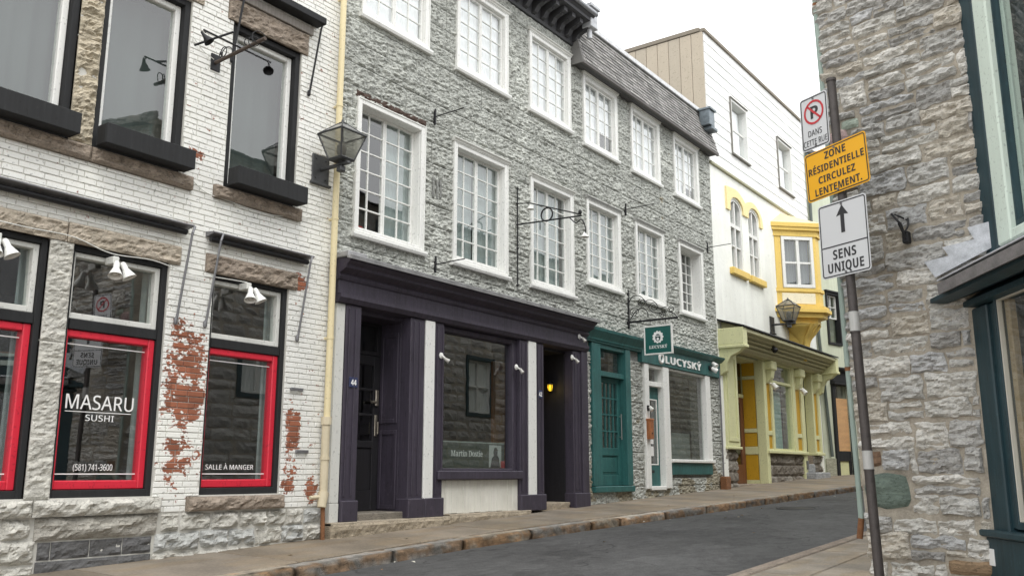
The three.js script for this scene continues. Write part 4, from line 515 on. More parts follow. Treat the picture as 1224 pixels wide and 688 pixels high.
{ // hanging sign and scrolled bracket
  const X = 16.365, b = thing('sign_bracket', 'black scrolled iron bracket holding the square teal sign', 'sign bracket', [X, 4.6, 0]);
  part(b, 'post', [box(X - 0.02, X + 0.02, 4.5, 5.32, 0.0, 0.035, 0.005), box(X - 0.05, X + 0.05, 4.58, 4.66, -0.01, 0.02, 0.004)], MT.iron);
  part(b, 'arm', box(X - 0.014, X + 0.014, 4.615, 4.655, 0.02, 1.12, 0.004), MT.iron);
  const sc = (pts, r = 0.009) => tube(pts.map(([z, y]) => [X, y, z]), r, 40, 6), spiral = (cz, cy, r, a0, dir, n = 1.6) => sc(Array.from({ length: 20 }, (_, i) => { const t = i / 19, a = a0 + dir * t * n * 6.28, q = r * (1 - 0.75 * t); return [cz + q * Math.cos(a), cy + q * Math.sin(a)]; }), 0.007);
  part(b, 'scroll', [sc([[0.03, 5.05], [0.12, 5.17], [0.28, 5.16], [0.42, 5.02], [0.52, 4.84], [0.66, 4.76], [0.85, 4.78], [1.0, 4.74], [1.1, 4.66]]), sc([[0.05, 4.7], [0.2, 4.86], [0.34, 4.9], [0.44, 4.82], [0.46, 4.7]]), spiral(0.14, 4.83, 0.11, 0, 1), spiral(0.6, 4.9, 0.1, 3, -1), spiral(0.78, 4.72, 0.07, 0, 1), spiral(0.33, 5.02, 0.09, 2, 1), spiral(0.98, 4.81, 0.07, 3, -1), sc([[0.4, 5.03], [0.5, 5.06], [0.62, 5.0], [0.72, 4.86], [0.88, 4.88]], 0.007)], MT.iron);
  const s = thing('hanging_sign', 'square teal hanging sign with white border and emblem', 'sign', [X, 3.93, 0.67]);
  // built facing -x (down the street): local run along z
  const flat = (g) => g.rotateY(-Math.PI / 2).translate(X, 0, 0); // shape x becomes z, shape depth becomes -x
  part(s, 'panel', box(X - 0.018, X + 0.018, 3.945, 4.5, 0.38, 0.97, 0.004), painted([0.012, 0.10, 0.088], 0.4));
  part(s, 'border', [box(X - 0.024, X + 0.024, 3.925, 3.955, 0.36, 0.99, 0.004), box(X - 0.024, X + 0.024, 4.485, 4.515, 0.36, 0.99, 0.004), box(X - 0.0242, X + 0.0242, 3.955, 4.485, 0.36, 0.39, 0.004), box(X - 0.0242, X + 0.0242, 3.955, 4.485, 0.96, 0.99, 0.004)], MT.white);
  const mane = new THREE.Shape(Array.from({ length: 60 }, (_, i) => { const a = i / 60 * 6.283, r = 0.115 + 0.011 * Math.cos(a * 11); return new THREE.Vector2(0.675 + r * Math.cos(a), 4.275 + r * 1.05 * Math.sin(a)); }));
  const ex = (sh, a, d = 0.003) => flat(uvm(new THREE.ExtrudeGeometry(sh, { depth: d, bevelEnabled: false }).translate(0, 0, a)));
  part(s, 'emblem', ex(mane, 0.0185), MT.lettering);
  const face = new THREE.Shape(); face.absellipse(0.675, 4.265, 0.058, 0.072, 0, Math.PI * 2); const muzz = new THREE.Shape(); muzz.absellipse(0.675, 4.235, 0.026, 0.03, 0, Math.PI * 2); const brow = new THREE.Shape([[0.63, 4.29], [0.72, 4.29], [0.715, 4.305], [0.635, 4.305]].map((p) => new THREE.Vector2(...p)));
  part(s, 'emblem_face', ex(face, 0.0216), M([0.02, 0.05, 0.05], 0.6)); part(s, 'emblem_mark', [ex(muzz, 0.0247), ex(brow, 0.0247)], MT.lettering);
  part(s, 'lettering', flat(text('LUCYSKÝ', 'serif_bold', 0.475, 0.875, 4.05, 0.06, 0.0185)), MT.lettering);
  part(s, 'hanger', [rod([X, 4.51, 0.5], [X, 4.62, 0.5], 0.006), rod([X, 4.51, 0.85], [X, 4.62, 0.85], 0.006)], MT.iron);
}
{ // empty iron bracket between the tall windows, with two small lamps
  const X = 12.38, b = thing('sign_bracket', 'empty black iron bracket with a ring and two small lamps between tall windows', 'sign bracket', [X, 5.6, 0]);
  part(b, 'post', [rod([X, 4.72, 0.03], [X, 6.5, 0.03], 0.012), ...[4.75, 5.4, 5.82, 6.2, 6.47].map((y) => lathe([[0.001, 0.03], [0.03, 0], [0.001, -0.03]], X, y, 0.03, 10))], MT.iron);
  part(b, 'arm', [rod([X, 5.82, 0.02], [X, 5.765, 1.33], 0.014), rod([X, 6.2, 0.03], [X, 6.16, 0.3], 0.01), rod([X, 6.16, 0.3], [X, 5.8, 1.28], 0.011), uvm(new THREE.TorusGeometry(0.115, 0.014, 8, 24).rotateY(Math.PI / 2).translate(X, 5.9, 0.64).toNonIndexed()), rod([X, 5.8, 0.9], [X, 5.62, 0.9], 0.008), rod([X, 5.8, 0.5], [X, 5.65, 0.5], 0.008), lathe([[0.001, 0.05], [0.03, 0.02], [0.03, -0.02], [0.001, -0.05]], X, 5.83, 1.3, 10), tube([[X, 5.76, 1.1], [X, 5.66, 1.22], [X, 5.7, 1.32], [X, 5.55, 1.4], [X, 5.45, 1.4]], 0.01)], MT.iron);
  for (const [y, z] of [[6.08, 0.3], [5.42, 1.38]]) part(b, 'lamp_shade', lathe([[0.001, 0.06], [0.015, 0.05], [0.03, 0.02], [0.075, -0.03], [0.07, -0.032], [0.001, 0.01]], X, y, z, 12), MT.white);
  [[10.16, 7.07, 0.60, 'thin iron flag rod on the grey wall below the upper windows'], [10.23, 4.71, 0.59, 'thin iron flag rod just above the purple cornice'], [16.35, 7.05, 0.69, 'thin iron flag rod on the grey wall beneath the shingled mansard'], [20.56, 7.08, 0.63, 'thin iron flag rod at the edge of the grey wall beside the white house']].forEach(([x, y, z, label]) => { const t = thing('flag_rod', label, 'flag rod', [x, y, 0], 'iron rods on the grey walls'); part(t, 'plate', box(x - 0.014, x + 0.014, y - 0.13, y + 0.13, -0.01, 0.035, 0.004), MT.iron); part(t, 'rod', rod([x, y, 0.02], [x, y + 0.01, z], 0.009), MT.iron); });
  const g = thing('gas_pipe', 'thin grey service pipe and rusty box at the foot of the grey wall', 'pipe', [20.75, 1.25, 0.05]); part(g, 'pipe', [rod([20.8, 1.5, 0.07], [20.82, 4.1, 0.07], 0.022, 8)], MT.greymetal); part(g, 'junction_box', box(20.66, 20.92, 1.2, 1.52, 0.03, 0.2, 0.015), MT.rust);
}

// ------------------------------------------------------------------ white house with the yellow oriel and shop
const onFace = (g, p, q) => { const l = Math.hypot(q[0] - p[0], q[1] - p[1]), u = [(q[0] - p[0]) / l, (q[1] - p[1]) / l]; return g.applyMatrix4(new THREE.Matrix4().makeBasis(V(u[0], 0, u[1]), V(0, 1, 0), V(-u[1], 0, u[0])).setPosition(p[0], 0, p[1])); };
const matPlaster = M([0.94, 0.955, 0.90], 0.9, { map: T.stain, size: [5.5, 4.5], bump: T.bump, bsize: 0.8, bs: 0.005 });
{
  const b = thing('white_house', 'white plastered house with clapboard top storey and yellow arched window hood', 'building', [24.9, 1.3, 0]);
  const cw = [[22.56, 23.76], [26.25, 27.5]].map((w) => [...w, 10.15, 11.75]), aw = [[22.19, 23.0], [23.49, 24.25]];
  part(b, 'wall', plate(20.96, 28.9, 0.8, 9.46, -0.4, 0, [...aw.map(([p, q]) => ringPath(p, q, 6.87, 8.82, 0.24)), [21.3, 28.6, 1.25, 4.72]]), matPlaster);
  part(b, 'upper_wall', plate(20.96, 28.9, 9.46, 13.1, -0.4, -0.03, cw), MT.offwhite);
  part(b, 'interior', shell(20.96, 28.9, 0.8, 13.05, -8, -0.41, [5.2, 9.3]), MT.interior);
  // cladding panels, each lapping the one below
  const cm = [[0.80, 0.80, 0.785], [0.74, 0.745, 0.73], [0.84, 0.84, 0.83]].map((c) => M(c.map((v) => v / 0.89), 0.6, { map: T.paint, size: [1.4, 1.1], bump: T.wood, bsize: [0.5, 0.5], bs: 0.001 }));
  for (const r of cut(courses(20.96, 28.9, 9.5, 13.1, 0.3, 0.6, 0.005), cw.map(([p, q, c, d]) => [p - 0.03, q + 0.03, c - 0.04, d + 0.04]), 0.02)) { const [x0, x1, y0, y1] = r, z = rr(0.004, 0.009), pos = [x0, y0, z, x1, y0, z, x1, y1, -0.004, x0, y1, -0.004, x0, y0, -0.03, x1, y0, -0.03, x1, y1, -0.03, x0, y1, -0.03]; part(b, 'cladding_panel', uvm(finish(pos, [0, 1, 2, 0, 2, 3, 0, 4, 5, 0, 5, 1, 1, 5, 6, 1, 6, 2, 0, 3, 7, 0, 7, 4])), cm[Math.floor(rnd() * 3)]); }
  part(b, 'string_course', [box(20.96, 28.92, 9.40, 9.475, -0.02, 0.06, 0.01)], painted([0.34, 0.33, 0.22], 0.7));
  part(b, 'roof_edge', [box(20.92, 28.95, 13.06, 13.16, -0.1, 0.05, 0.01), box(20.9, 20.98, 13.08, 13.2, -8, -0.1, 0.01)], painted([0.22, 0.19, 0.15], 0.7));
  part(b, 'roof', plainBox(20.98, 28.9, 13.05, 13.12, -8, -0.1), MT.darkstone);
  for (let k = 0; k < 24; k++) part(b, 'siding_board', box(20.925, 20.955, 9.9, 13.07, -8 + k * 0.333, -8 + k * 0.333 + 0.322, 0.008), k % 3 ? M([0.52, 0.45, 0.355], 0.75, { map: T.paint, size: 1.5 }) : M([0.48, 0.42, 0.335], 0.75, { map: T.paint, size: 1.5 }));
  part(b, 'side_wall', plainBox(20.955, 20.99, 0.8, 13.05, -8, -0.4), MT.beige);
  for (const [x0, x1, y0, y1] of cw) { const w = part(b, 'window', [frame(x0, x1, y0, y1, -0.2, 0.03, 0.07, 0.07, 0.07, 0.07)], MT.white); part(w, 'surround', [box(x0 - 0.03, x1 + 0.03, y1, y1 + 0.035, -0.03, 0.06, 0.006), box(x0 - 0.05, x1 + 0.05, y0 - 0.05, y0 - 0.002, -0.03, 0.07, 0.006), box(x0 - 0.03, x0 - 0.002, y0, y1, -0.02, 0.045, 0.004)], painted([0.2, 0.19, 0.17], 0.7)); part(w, 'meeting_rail', box(x0 + 0.07, x1 - 0.07, (y0 + y1) / 2 - 0.03, (y0 + y1) / 2 + 0.03, -0.13, -0.07), MT.white); for (const [c, d, z] of [[y0 + 0.06, (y0 + y1) / 2, -0.09], [(y0 + y1) / 2, y1 - 0.06, -0.11]]) part(w, 'pane', pane(x0 + 0.06, x1 - 0.06, c, d, z), MT.skyglass); part(w, 'curtain', curtain(x0 + 0.07, x1 - 0.07, y0 + 0.07, y1 - 0.07, -0.22), MT.curtain); }
  for (const [x0, x1] of aw) {
    const pr = (z0, z1, m) => { const s = new THREE.Shape(); s.moveTo(x0, 6.87); s.lineTo(x1, 6.87); s.lineTo(x1, 8.58); s.absellipse((x0 + x1) / 2, 8.58, (x1 - x0) / 2, 0.24, 0, Math.PI, false); s.lineTo(x0, 6.87); s.holes.push(ringPath(x0 + m, x1 - m, 6.87 + m, 8.82 - m, 0.22)); const g = new THREE.ExtrudeGeometry(s, { depth: z1 - z0, bevelEnabled: false }); return uvm(g.translate(0, 0, z0)); };
    const w = part(b, 'window', [pr(-0.2, -0.02, 0.055), box(x0 + 0.05, x1 - 0.05, 8.02, 8.13, -0.16, -0.03, 0.006), box((x0 + x1) / 2 - 0.035, (x0 + x1) / 2 + 0.035, 6.92, 8.75, -0.16, -0.035, 0.006), box(x0 + 0.05, x1 - 0.05, 7.5, 7.54, -0.14, -0.05, 0.004)], MT.white);
    for (const [p, q] of [[x0 + 0.03, (x0 + x1) / 2], [(x0 + x1) / 2, x1 - 0.03]]) { part(w, 'pane', pane(p, q, 6.9, 7.52, -0.1), MT.glass); part(w, 'pane', pane(p, q, 7.52, 8.05, -0.1), MT.glass); part(w, 'pane', pane(p, q, 8.1, 8.7, -0.1), MT.glass); }
    part(w, 'sill', box(x0 - 0.2, x1 + 0.13, 6.68, 6.86, -0.02, 0.12, 0.015), MT.ochre);
  }
  { const s = new THREE.Shape(); s.moveTo(21.9, 8.42); s.lineTo(21.9, 9.04); s.lineTo(22.35, 9.08); s.bezierCurveTo(22.8, 9.12, 23.0, 8.98, 23.25, 8.86); s.bezierCurveTo(23.5, 9.05, 23.9, 9.06, 24.1, 8.95); s.bezierCurveTo(24.4, 8.85, 24.52, 8.7, 24.52, 8.42); s.lineTo(24.3, 8.42); s.lineTo(24.3, 8.62); s.absellipse(23.87, 8.6, 0.43, 0.27, 0.1, Math.PI - 0.1, false); s.lineTo(23.44, 8.5); s.lineTo(23.05, 8.5); s.lineTo(23.05, 8.62); s.absellipse(22.595, 8.6, 0.45, 0.27, 0.1, Math.PI - 0.1, false); s.lineTo(22.14, 8.42); s.closePath(); part(b, 'window_hood', uvm(new THREE.ExtrudeGeometry(s, { depth: 0.05, bevelEnabled: false, curveSegments: 10 }).translate(0, 0, -0.002)), painted([0.84, 0.70, 0.36], 0.7)); }
  // oriel
  const pl = [[25.5, 0], [26.42, 0.92], [26.75, 0.92], [27.6, 0]], out = (k) => [[25.5 - k * 1.2, 0], [26.42 - k * 0.4, 0.92 + k], [26.75 + k * 0.4, 0.92 + k], [27.6 + k * 1.2, 0]];
  const slabP = (k, y0, y1) => { const s = new THREE.Shape(out(k).map(([x, z]) => new THREE.Vector2(x, -z))); return uvm(new THREE.ExtrudeGeometry(s, { depth: y1 - y0, bevelEnabled: false }).rotateX(-Math.PI / 2).translate(0, y0, 0)); };
  const o = part(b, 'oriel', [slabP(0.06, 6.78, 6.88), slabP(0.02, 6.35, 6.78)], MT.ochre);
  part(o, 'oriel_cornice', [slabP(0.06, 8.45, 8.62), slabP(0.14, 8.62, 8.72), slabP(0.18, 8.72, 8.84)], MT.ochre);
  part(o, 'oriel_base', [slabP(0.16, 6.26, 6.35), slabP(0.22, 6.16, 6.26), slabP(0.1, 6.02, 6.16), slabP(-0.08, 5.86, 6.02)], MT.ochre);
  const top = [...out(0.18).map(([x, z]) => V(x, 8.84, z)), V(26.2, 9.3, 0), V(26.9, 9.3, 0)]; part(o, 'oriel_roof', uvm(new ConvexGeometry(top)), painted([0.76, 0.58, 0.34], 0.7));
  const F = Math.hypot(0.92, 0.92);
  for (const g of [onFace(box(0, 0.19, 6.88, 8.45, -0.12, 0.02, 0.01), pl[0], pl[1]), onFace(box(F - 0.1, F, 6.88, 8.45, -0.12, 0.02, 0.01), pl[0], pl[1]), box(26.42, 26.75, 6.88, 8.45, 0.7, 0.92, 0.01), onFace(box(0, 1.25, 6.88, 8.45, -0.1, 0, 0.01), pl[2], pl[3])]) part(o, 'corner_post', g, MT.ochre);
  const ow = part(o, 'oriel_window', [onFace(merge(frame(0.2, F - 0.11, 6.9, 8.44, -0.09, 0.05, 0.09, 0.09, 0.1, 0.1)), pl[0], pl[1]), onFace(box(F / 2 + 0.015, F / 2 + 0.105, 7.0, 8.34, -0.08, 0.03), pl[0], pl[1]), onFace(box(0.29, F - 0.2, 7.62, 7.68, -0.06, 0.015), pl[0], pl[1])], MT.white); void ow;
  part(o, 'oriel_pane', [[0.28, F / 2 + 0.03], [F / 2 + 0.08, F - 0.18]].flatMap(([p, q]) => [[6.98, 7.65], [7.65, 8.36]].map(([c, d]) => onFace(pane(p, q, c, d, -0.02), pl[0], pl[1]))), MT.glass);
  part(o, 'oriel_curtain', onFace(curtain(0.3, F - 0.2, 6.98, 8.36, -0.14), pl[0], pl[1]), M([0.16, 0.17, 0.17], 0.95));
  part(o, 'apron_panel', onFace(box(0.14, F - 0.12, 6.42, 6.74, 0.0, 0.035, 0.01), pl[0], pl[1]), painted([0.78, 0.72, 0.55], 0.7));
  part(o, 'corbel', [lathe([[0.02, 4.78], [0.09, 4.8], [0.11, 4.86], [0.09, 4.92], [0.1, 5.0], [0.12, 5.2], [0.17, 5.42], [0.26, 5.6], [0.4, 5.76], [0.52, 5.86], [0.001, 5.88]], 26.45, 0, 0.34, 12), ...[-0.2, 0, 0.2].map((a) => tube([[26.45 + a * 1.6, 5.86, 0.78], [26.45 + a * 1.2, 5.66, 0.66], [26.45 + a * 0.7, 5.42, 0.5], [26.45 + a * 0.5, 5.1, 0.44]], 0.06, 16)), box(26.3, 26.6, 4.8, 5.86, 0, 0.3, 0.02)], MT.ochre);
  // base stones left and right of the shop
  for (const r of [...courses(24.05, 27.12, 1.22, 2.12, 0.3, [0.5, 0.9], 0.016), ...courses(21.0, 21.95, 1.1, 2.16, 0.265, [0.4, 0.6], 0.016), ...courses(27.98, 28.88, 1.3, 2.14, 0.28, [0.4, 0.6], 0.016)]) part(b, 'base_stone', rough(r, -0.2, 0.0, { amp: 0.06, edge: 0.05, freq: 5, soft: 0.07, res: 0.05 }), rnd() < 0.5 ? stone([0.17, 0.15, 0.125], 0.01) : stone([0.25, 0.23, 0.2], 0.01));
  for (const g of [plainBox(24.05, 27.12, 1.2, 2.13, -0.25, -0.06), plainBox(21.0, 21.95, 1.0, 2.17, -0.25, -0.06), plainBox(27.98, 28.88, 1.2, 2.15, -0.25, -0.06)]) part(b, 'base_mortar', g, MT.brownstone);
  part(b, 'door_step', [box(26.95, 28.3, 1.2, 1.62, -0.1, 0.35, 0.03), box(27.12, 27.98, 1.62, 1.86, -0.5, 0.0, 0.02)], stone([0.33, 0.34, 0.35], 0.008));
}
{ // yellow and pale green shopfront
  const s = thing('shopfront', 'yellow and pale green timber shopfront with deep sloping cornice', 'shopfront', [24.9, 1.3, 0]), G = MT.palegreen, Y = MT.yellow;
  part(s, 'cornice', profileX([[0, 5.30], [0.64, 5.1], [0.66, 5.06], [0.66, 5.0], [0.6, 4.97], [0.4, 4.85], [0.26, 4.72], [0.2, 4.62], [0.05, 4.6], [0, 4.6]], 21.25, 28.55), MT.olive);
  part(s, 'cornice_roof', profileX([[0.0, 5.31], [0.7, 5.10], [0.7, 5.135], [0.0, 5.35]], 20.98, 28.75), MT.iron);
  for (let k = 0; k < 4; k++) part(s, 'soffit_board', profileX([[0.24 + k * 0.1, 4.70 + k * 0.085], [0.27 + k * 0.1, 4.665 + k * 0.085], [0.3 + k * 0.1, 4.72 + k * 0.075]], 21.26, 28.54), MT.olive);
  for (const [a, c] of [[20.99, 21.25], [28.55, 28.82]]) { part(s, 'cornice_end', [box(a, c, 4.68, 5.1, 0.0, 0.66, 0.012), box(a - 0.015, c + 0.015, 4.6, 4.68, 0.0, 0.69, 0.015)], G); part(s, 'bracket', profileX([[0, 4.6], [0.62, 4.6], [0.5, 4.5], [0.3, 4.42], [0.2, 4.25], [0.16, 4.05], [0, 3.95]], a + 0.05, c - 0.03), G); }
  const post = (a, c, y0, y1, z0 = -0.2, z1 = 0.05, m = G) => part(s, 'post', box(a, c, y0, y1, z0, z1, 0.012), m);
  post(21.2, 21.98, 2.24, 4.62, -0.15, 0.06); part(s, 'pilaster_panel', [frame(21.27, 21.9, 2.36, 4.5, 0.05, 0.085, 0.1)], G); part(s, 'pilaster_foot', box(21.16, 22.02, 2.17, 2.24, -0.15, 0.1, 0.015), G);
  post(23.86, 24.06, 1.3, 4.62); post(24.42, 24.55, 2.14, 4.62); post(26.18, 26.42, 2.14, 4.62); post(26.9, 27.14, 1.4, 4.62); post(27.98, 28.12, 2.14, 4.62); post(28.5, 28.68, 2.14, 4.62);
  for (const [a, c] of [[24.08, 24.41], [26.44, 26.88], [28.13, 28.49]]) { part(s, 'yellow_panel', [box(a, c, 2.72, 4.1, -0.15, 0.0, 0.008), box(a, c, 2.24, 2.6, -0.15, 0.0, 0.008), box(a, c, 4.2, 4.6, -0.15, 0.0, 0.008)], Y); part(s, 'panel_rail', [box(a, c, 2.6, 2.72, -0.15, 0.03, 0.008), box(a, c, 4.1, 4.2, -0.15, 0.03, 0.008), box(a, c, 2.14, 2.24, -0.15, 0.04, 0.008)], G); }
  part(s, 'sill_rail', [box(23.9, 27.16, 2.12, 2.2, -0.2, 0.11, 0.012), box(27.97, 28.72, 2.12, 2.2, -0.2, 0.11, 0.012)], G);
  for (const x of [24.24, 26.64, 28.3]) part(s, 'capital', [box(x - 0.2, x + 0.2, 4.35, 4.6, 0.0, 0.24, 0.03), profileX([[0.0, 4.35], [0.2, 4.35], [0.16, 4.15], [0.05, 4.0], [0, 4.0]], x - 0.12, x + 0.12)], G);
  const w = part(s, 'display_window', [frame(24.55, 26.18, 2.2, 4.62, -0.15, 0.02, 0.05, 0.05, 0.06, 0.05), box(24.6, 26.13, 4.05, 4.13, -0.13, 0.01)], G); part(w, 'pane', pane(24.58, 26.15, 2.24, 4.07, -0.06, 0), MT.shopglass); part(w, 'transom_pane', pane(24.58, 26.15, 4.1, 4.6, -0.06, 0), MT.shopglass); part(w, 'display_curtain', curtain(24.6, 26.1, 2.24, 3.9, -0.3), M([0.25, 0.4, 0.36], 0.9));
  // recess with the brown door; its uphill reveal is panelled in yellow
  const rev = (x, name, y0, y1, z0, z1, m, t = 0.02) => part(s, name, box(x - t, x, y0, y1, z0, z1, 0.006), m);
  part(s, 'reveal', [box(23.9, 23.98, 1.3, 4.62, -0.62, -0.21, 0.006), box(21.9, 21.98, 1.3, 4.62, -0.62, -0.16, 0.006), box(21.9, 23.98, 4.55, 4.62, -0.62, -0.1, 0.006)], G);
  rev(23.9, 'yellow_panel', 2.78, 4.1, -0.57, -0.22, Y); rev(23.9, 'yellow_panel', 2.3, 2.66, -0.57, -0.22, Y); rev(23.9, 'yellow_panel', 1.42, 2.08, -0.57, -0.22, Y); rev(23.9, 'yellow_panel', 4.2, 4.55, -0.57, -0.22, Y);
  rev(23.9, 'panel_rail', 2.09, 2.29, -0.6, -0.2, G, 0.035); rev(23.9, 'panel_rail', 2.67, 2.77, -0.6, -0.2, G, 0.035); rev(23.9, 'panel_rail', 4.11, 4.19, -0.6, -0.2, G, 0.035); rev(23.9, 'panel_rail', 1.3, 1.41, -0.6, -0.2, G, 0.035);
  const d = part(s, 'door', [frame(21.98, 23.86, 1.32, 3.6, -0.62, -0.56, 0.3, 0.22, 0.5, 0.14)], MT.brown); part(d, 'pane', pane(22.25, 23.66, 1.8, 3.48, -0.59), MT.glass); part(s, 'transom_bar', box(21.98, 23.86, 3.6, 3.7, -0.64, -0.54), G); part(s, 'transom_pane', pane(21.98, 23.86, 3.7, 4.55, -0.58), MT.glass);
  part(s, 'threshold', box(21.9, 23.98, 1.1, 1.32, -0.7, 0.0, 0.015), MT.brownstone);
  // second recess
  part(s, 'reveal', [box(27.9, 27.98, 1.86, 4.62, -0.62, -0.21, 0.006), box(27.12, 27.18, 1.86, 4.62, -0.62, -0.21, 0.006), box(27.12, 27.98, 4.55, 4.62, -0.62, -0.1, 0.006)], G); rev(27.9, 'yellow_panel', 2.75, 4.1, -0.57, -0.22, Y); rev(27.9, 'yellow_panel', 2.2, 2.6, -0.57, -0.22, Y); rev(27.9, 'yellow_panel', 4.2, 4.5, -0.57, -0.22, Y);
  const d2 = part(s, 'door', [frame(27.18, 27.9, 1.87, 4.55, -0.62, -0.56, 0.1, 0.1, 0.6, 0.35)], Y); part(d2, 'pane', pane(27.27, 27.81, 2.45, 4.22, -0.59), MT.glass);
  part(s, 'wall_letterbox', box(27.0, 27.1, 1.7, 1.95, 0.05, 0.1, 0.008), MT.greymetal);
}
{ for (const [x, y, label] of [[23.5, 4.86, 'dark spotlight under the pale cornice above the yellow doorway'], [24.3, 3.95, 'white spotlight on the post beside the shop display window'], [26.75, 3.98, 'white spotlight on the post by the second yellow doorway']]) { const t = thing('spotlight', label, 'spotlight', [x, y, 0.4], 'spotlights on the yellow shopfront'), z = y > 4.5 ? 0.42 : 0.1; part(t, 'mount', rod([x, y + 0.1, z - 0.1], [x, y, z + 0.05], 0.025), y > 4.5 ? MT.iron : MT.white); part(t, 'lamp_head', lathe([[0.001, 0.12], [0.06, 0.1], [0.08, -0.06], [0.07, -0.08], [0.001, -0.05]], 0, 0, 0, 12).rotateX(-0.7).translate(x, y - 0.04, z + 0.1), y > 4.5 ? MT.iron : MT.white); } }
lantern('glass street lantern on an iron arm below the yellow oriel', 24.9, 5.76, 0.5, 0.92);

{ // house at the bend of the street, turned towards the viewer
  const a = THREE.MathUtils.degToRad(15), b = thing('pale_house', 'narrow pale green house with black doorway and boarded door at the street bend', 'building', [28.97, 0, 0], undefined, -a);
  part(b, 'wall', plate(-0.02, 9, 0.8, 12.1, -0.35, 0, [[0.70, 1.38, 5.74, 7.38], [0.74, 1.56, 1.5, 4.45], [3.0, 4.0, 5.74, 7.38]]), M([0.62, 0.66, 0.52], 0.92, { map: T.stain, size: [1.6, 2.6], bump: T.bump, bsize: 0.6, bs: 0.006 }));
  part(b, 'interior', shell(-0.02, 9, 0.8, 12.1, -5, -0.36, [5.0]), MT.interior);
  part(b, 'roof_edge', box(-0.02, 9.05, 12.05, 12.2, -0.1, 0.12, 0.015), MT.darkstone);
  for (const x of [0.70, 3.0]) { const X = x + (x > 1 ? 1.0 : 0.68), w = part(b, 'window', [frame(x - 0.06, X + 0.06, 5.68, 7.42, -0.15, 0.05, 0.075), box(x - 0.1, X + 0.1, 7.42, 7.48, -0.05, 0.09, 0.01)], MT.black); part(w, 'sash', [frame(x + 0.016, X - 0.016, 6.56, 7.34, -0.14, -0.06, 0.04), box((x + X) / 2 - 0.012, (x + X) / 2 + 0.012, 6.58, 7.32, -0.12, -0.07), box(x + 0.03, X - 0.03, 6.94, 6.965, -0.12, -0.07)], MT.white); part(w, 'pane', pane(x + 0.02, X - 0.02, 6.56, 7.34, -0.1), MT.glass); part(w, 'lower_pane', pane(x + 0.01, X - 0.01, 5.74, 6.56, -0.08), MT.shopglass); }
  part(b, 'door_surround', [box(0.60, 0.74, 1.4, 4.45, -0.1, 0.08, 0.01), box(1.56, 1.70, 1.4, 4.45, -0.1, 0.08, 0.01), box(0.58, 1.72, 4.45, 4.78, -0.1, 0.12, 0.02), profileX([[0, 4.78], [0.14, 4.78], [0.24, 4.88], [0.24, 4.93], [0, 4.97]], 0.54, 1.76), box(0.58, 1.72, 4.38, 4.45, -0.1, 0.16, 0.01)], MT.black);
  part(b, 'transom_pane', pane(0.74, 1.56, 3.98, 4.4, -0.08), MT.glass);
  part(b, 'plywood_sheet', box(0.75, 1.55, 2.28, 3.96, -0.1, -0.02, 0.006), M([0.66, 0.40, 0.2], 0.8, { map: T.ply, size: 1.2 }));
  part(b, 'door_base', [frame(0.75, 1.55, 1.42, 2.27, -0.1, 0.0, 0.12, 0.12, 0.1, 0.3)], MT.black); part(b, 'door_panel', box(0.87, 1.43, 1.5, 1.97, -0.1, -0.04), MT.palegreen);
  part(b, 'plinth', [box(0.02, 0.58, 1.2, 2.05, 0.0, 0.05, 0.015), box(1.72, 8.9, 1.2, 2.05, 0.0, 0.05, 0.015)], stone([0.36, 0.36, 0.28]));
  part(b, 'drain', [rod([-0.0, 5.9, 0.08], [0.02, 12, 0.08], 0.05, 10), rod([0.0, 5.9, 0.08], [0.3, 2.1, 0.08], 0.05, 10)], M([0.1, 0.12, 0.11], 0.6));
  const c = thing('chimney', 'small red brick chimney stack beyond the white clapboard roofline', 'chimney', [31.2, 12.05, -0.9]); const cr = courses(30.9, 31.5, 12.05, 13.2, 0.08, 0.2, 0.01), cm = M([0.32, 0.13, 0.09], 0.9, { map: T.grain, size: 0.4 }); part(c, 'stack', plainBox(30.905, 31.495, 12.05, 13.2, -1.2, -0.71), MT.beige); for (const r of cr) part(c, 'brick', brick(r, -0.72, -0.7 + rr(-0.004, 0.004)), cm); part(c, 'cap', box(30.85, 31.55, 13.2, 13.3, -1.25, -0.65, 0.02), MT.darkstone);
}

// ------------------------------------------------------------------ stone corner building across the street
const KX = 9.289, KZ = 6.326, gd = [-0.22936, 0.97334], gTurn = Math.atan2(-gd[1], gd[0]);
const rubbleCols = [[0.50, 0.495, 0.475], [0.43, 0.425, 0.41], [0.56, 0.55, 0.52], [0.36, 0.355, 0.345], [0.52, 0.485, 0.425], [0.62, 0.605, 0.57], [0.47, 0.475, 0.48]];
const thinGlass = glassMat([0.95, 0.97, 0.96], 1.5, 0.01, 0);
const rubbleMats = rubbleCols.map((c) => stone(c, 0.014));
const mortarMat = M([0.45, 0.405, 0.335], 0.97, { map: T.grain, size: 0.8, bump: T.bump, bsize: 0.35, bs: 0.010 });
function rubble(x0, x1, y0, y1, lean, holes) { // irregular stones in rough courses with wide joints
  const out = []; let y = y0;
  while (y < y1) { const h = rr(0.13, 0.27); let x = x0 - lean * (y - y0) - rr(0, 0.1), first = true; while (x < x1) { const l = rr(1.0, 3.1) * Math.min(h, 0.18) + 0.1, a = first ? x0 - lean * (y - y0) : x, c = Math.min(x + l, x1 + 0.01); first = false; x += l; if (c - a < 0.07) continue; const g = rr(0.008, 0.024), dy = rr(-0.012, 0.012); if (h > 0.19 && rnd() < 0.3) { out.push([a + g / 2, c - g / 2, y + 0.015 + dy, y + h * 0.45], [a + g / 2, c - g / 2, y + h * 0.45 + 0.025, y + h - 0.012]); } else out.push([a + g / 2, c - g / 2, y + rr(0.004, 0.014) + dy, y + h - rr(0.004, 0.014) + dy]); } y += h; }
  return cut(out, holes, 0.045);
}
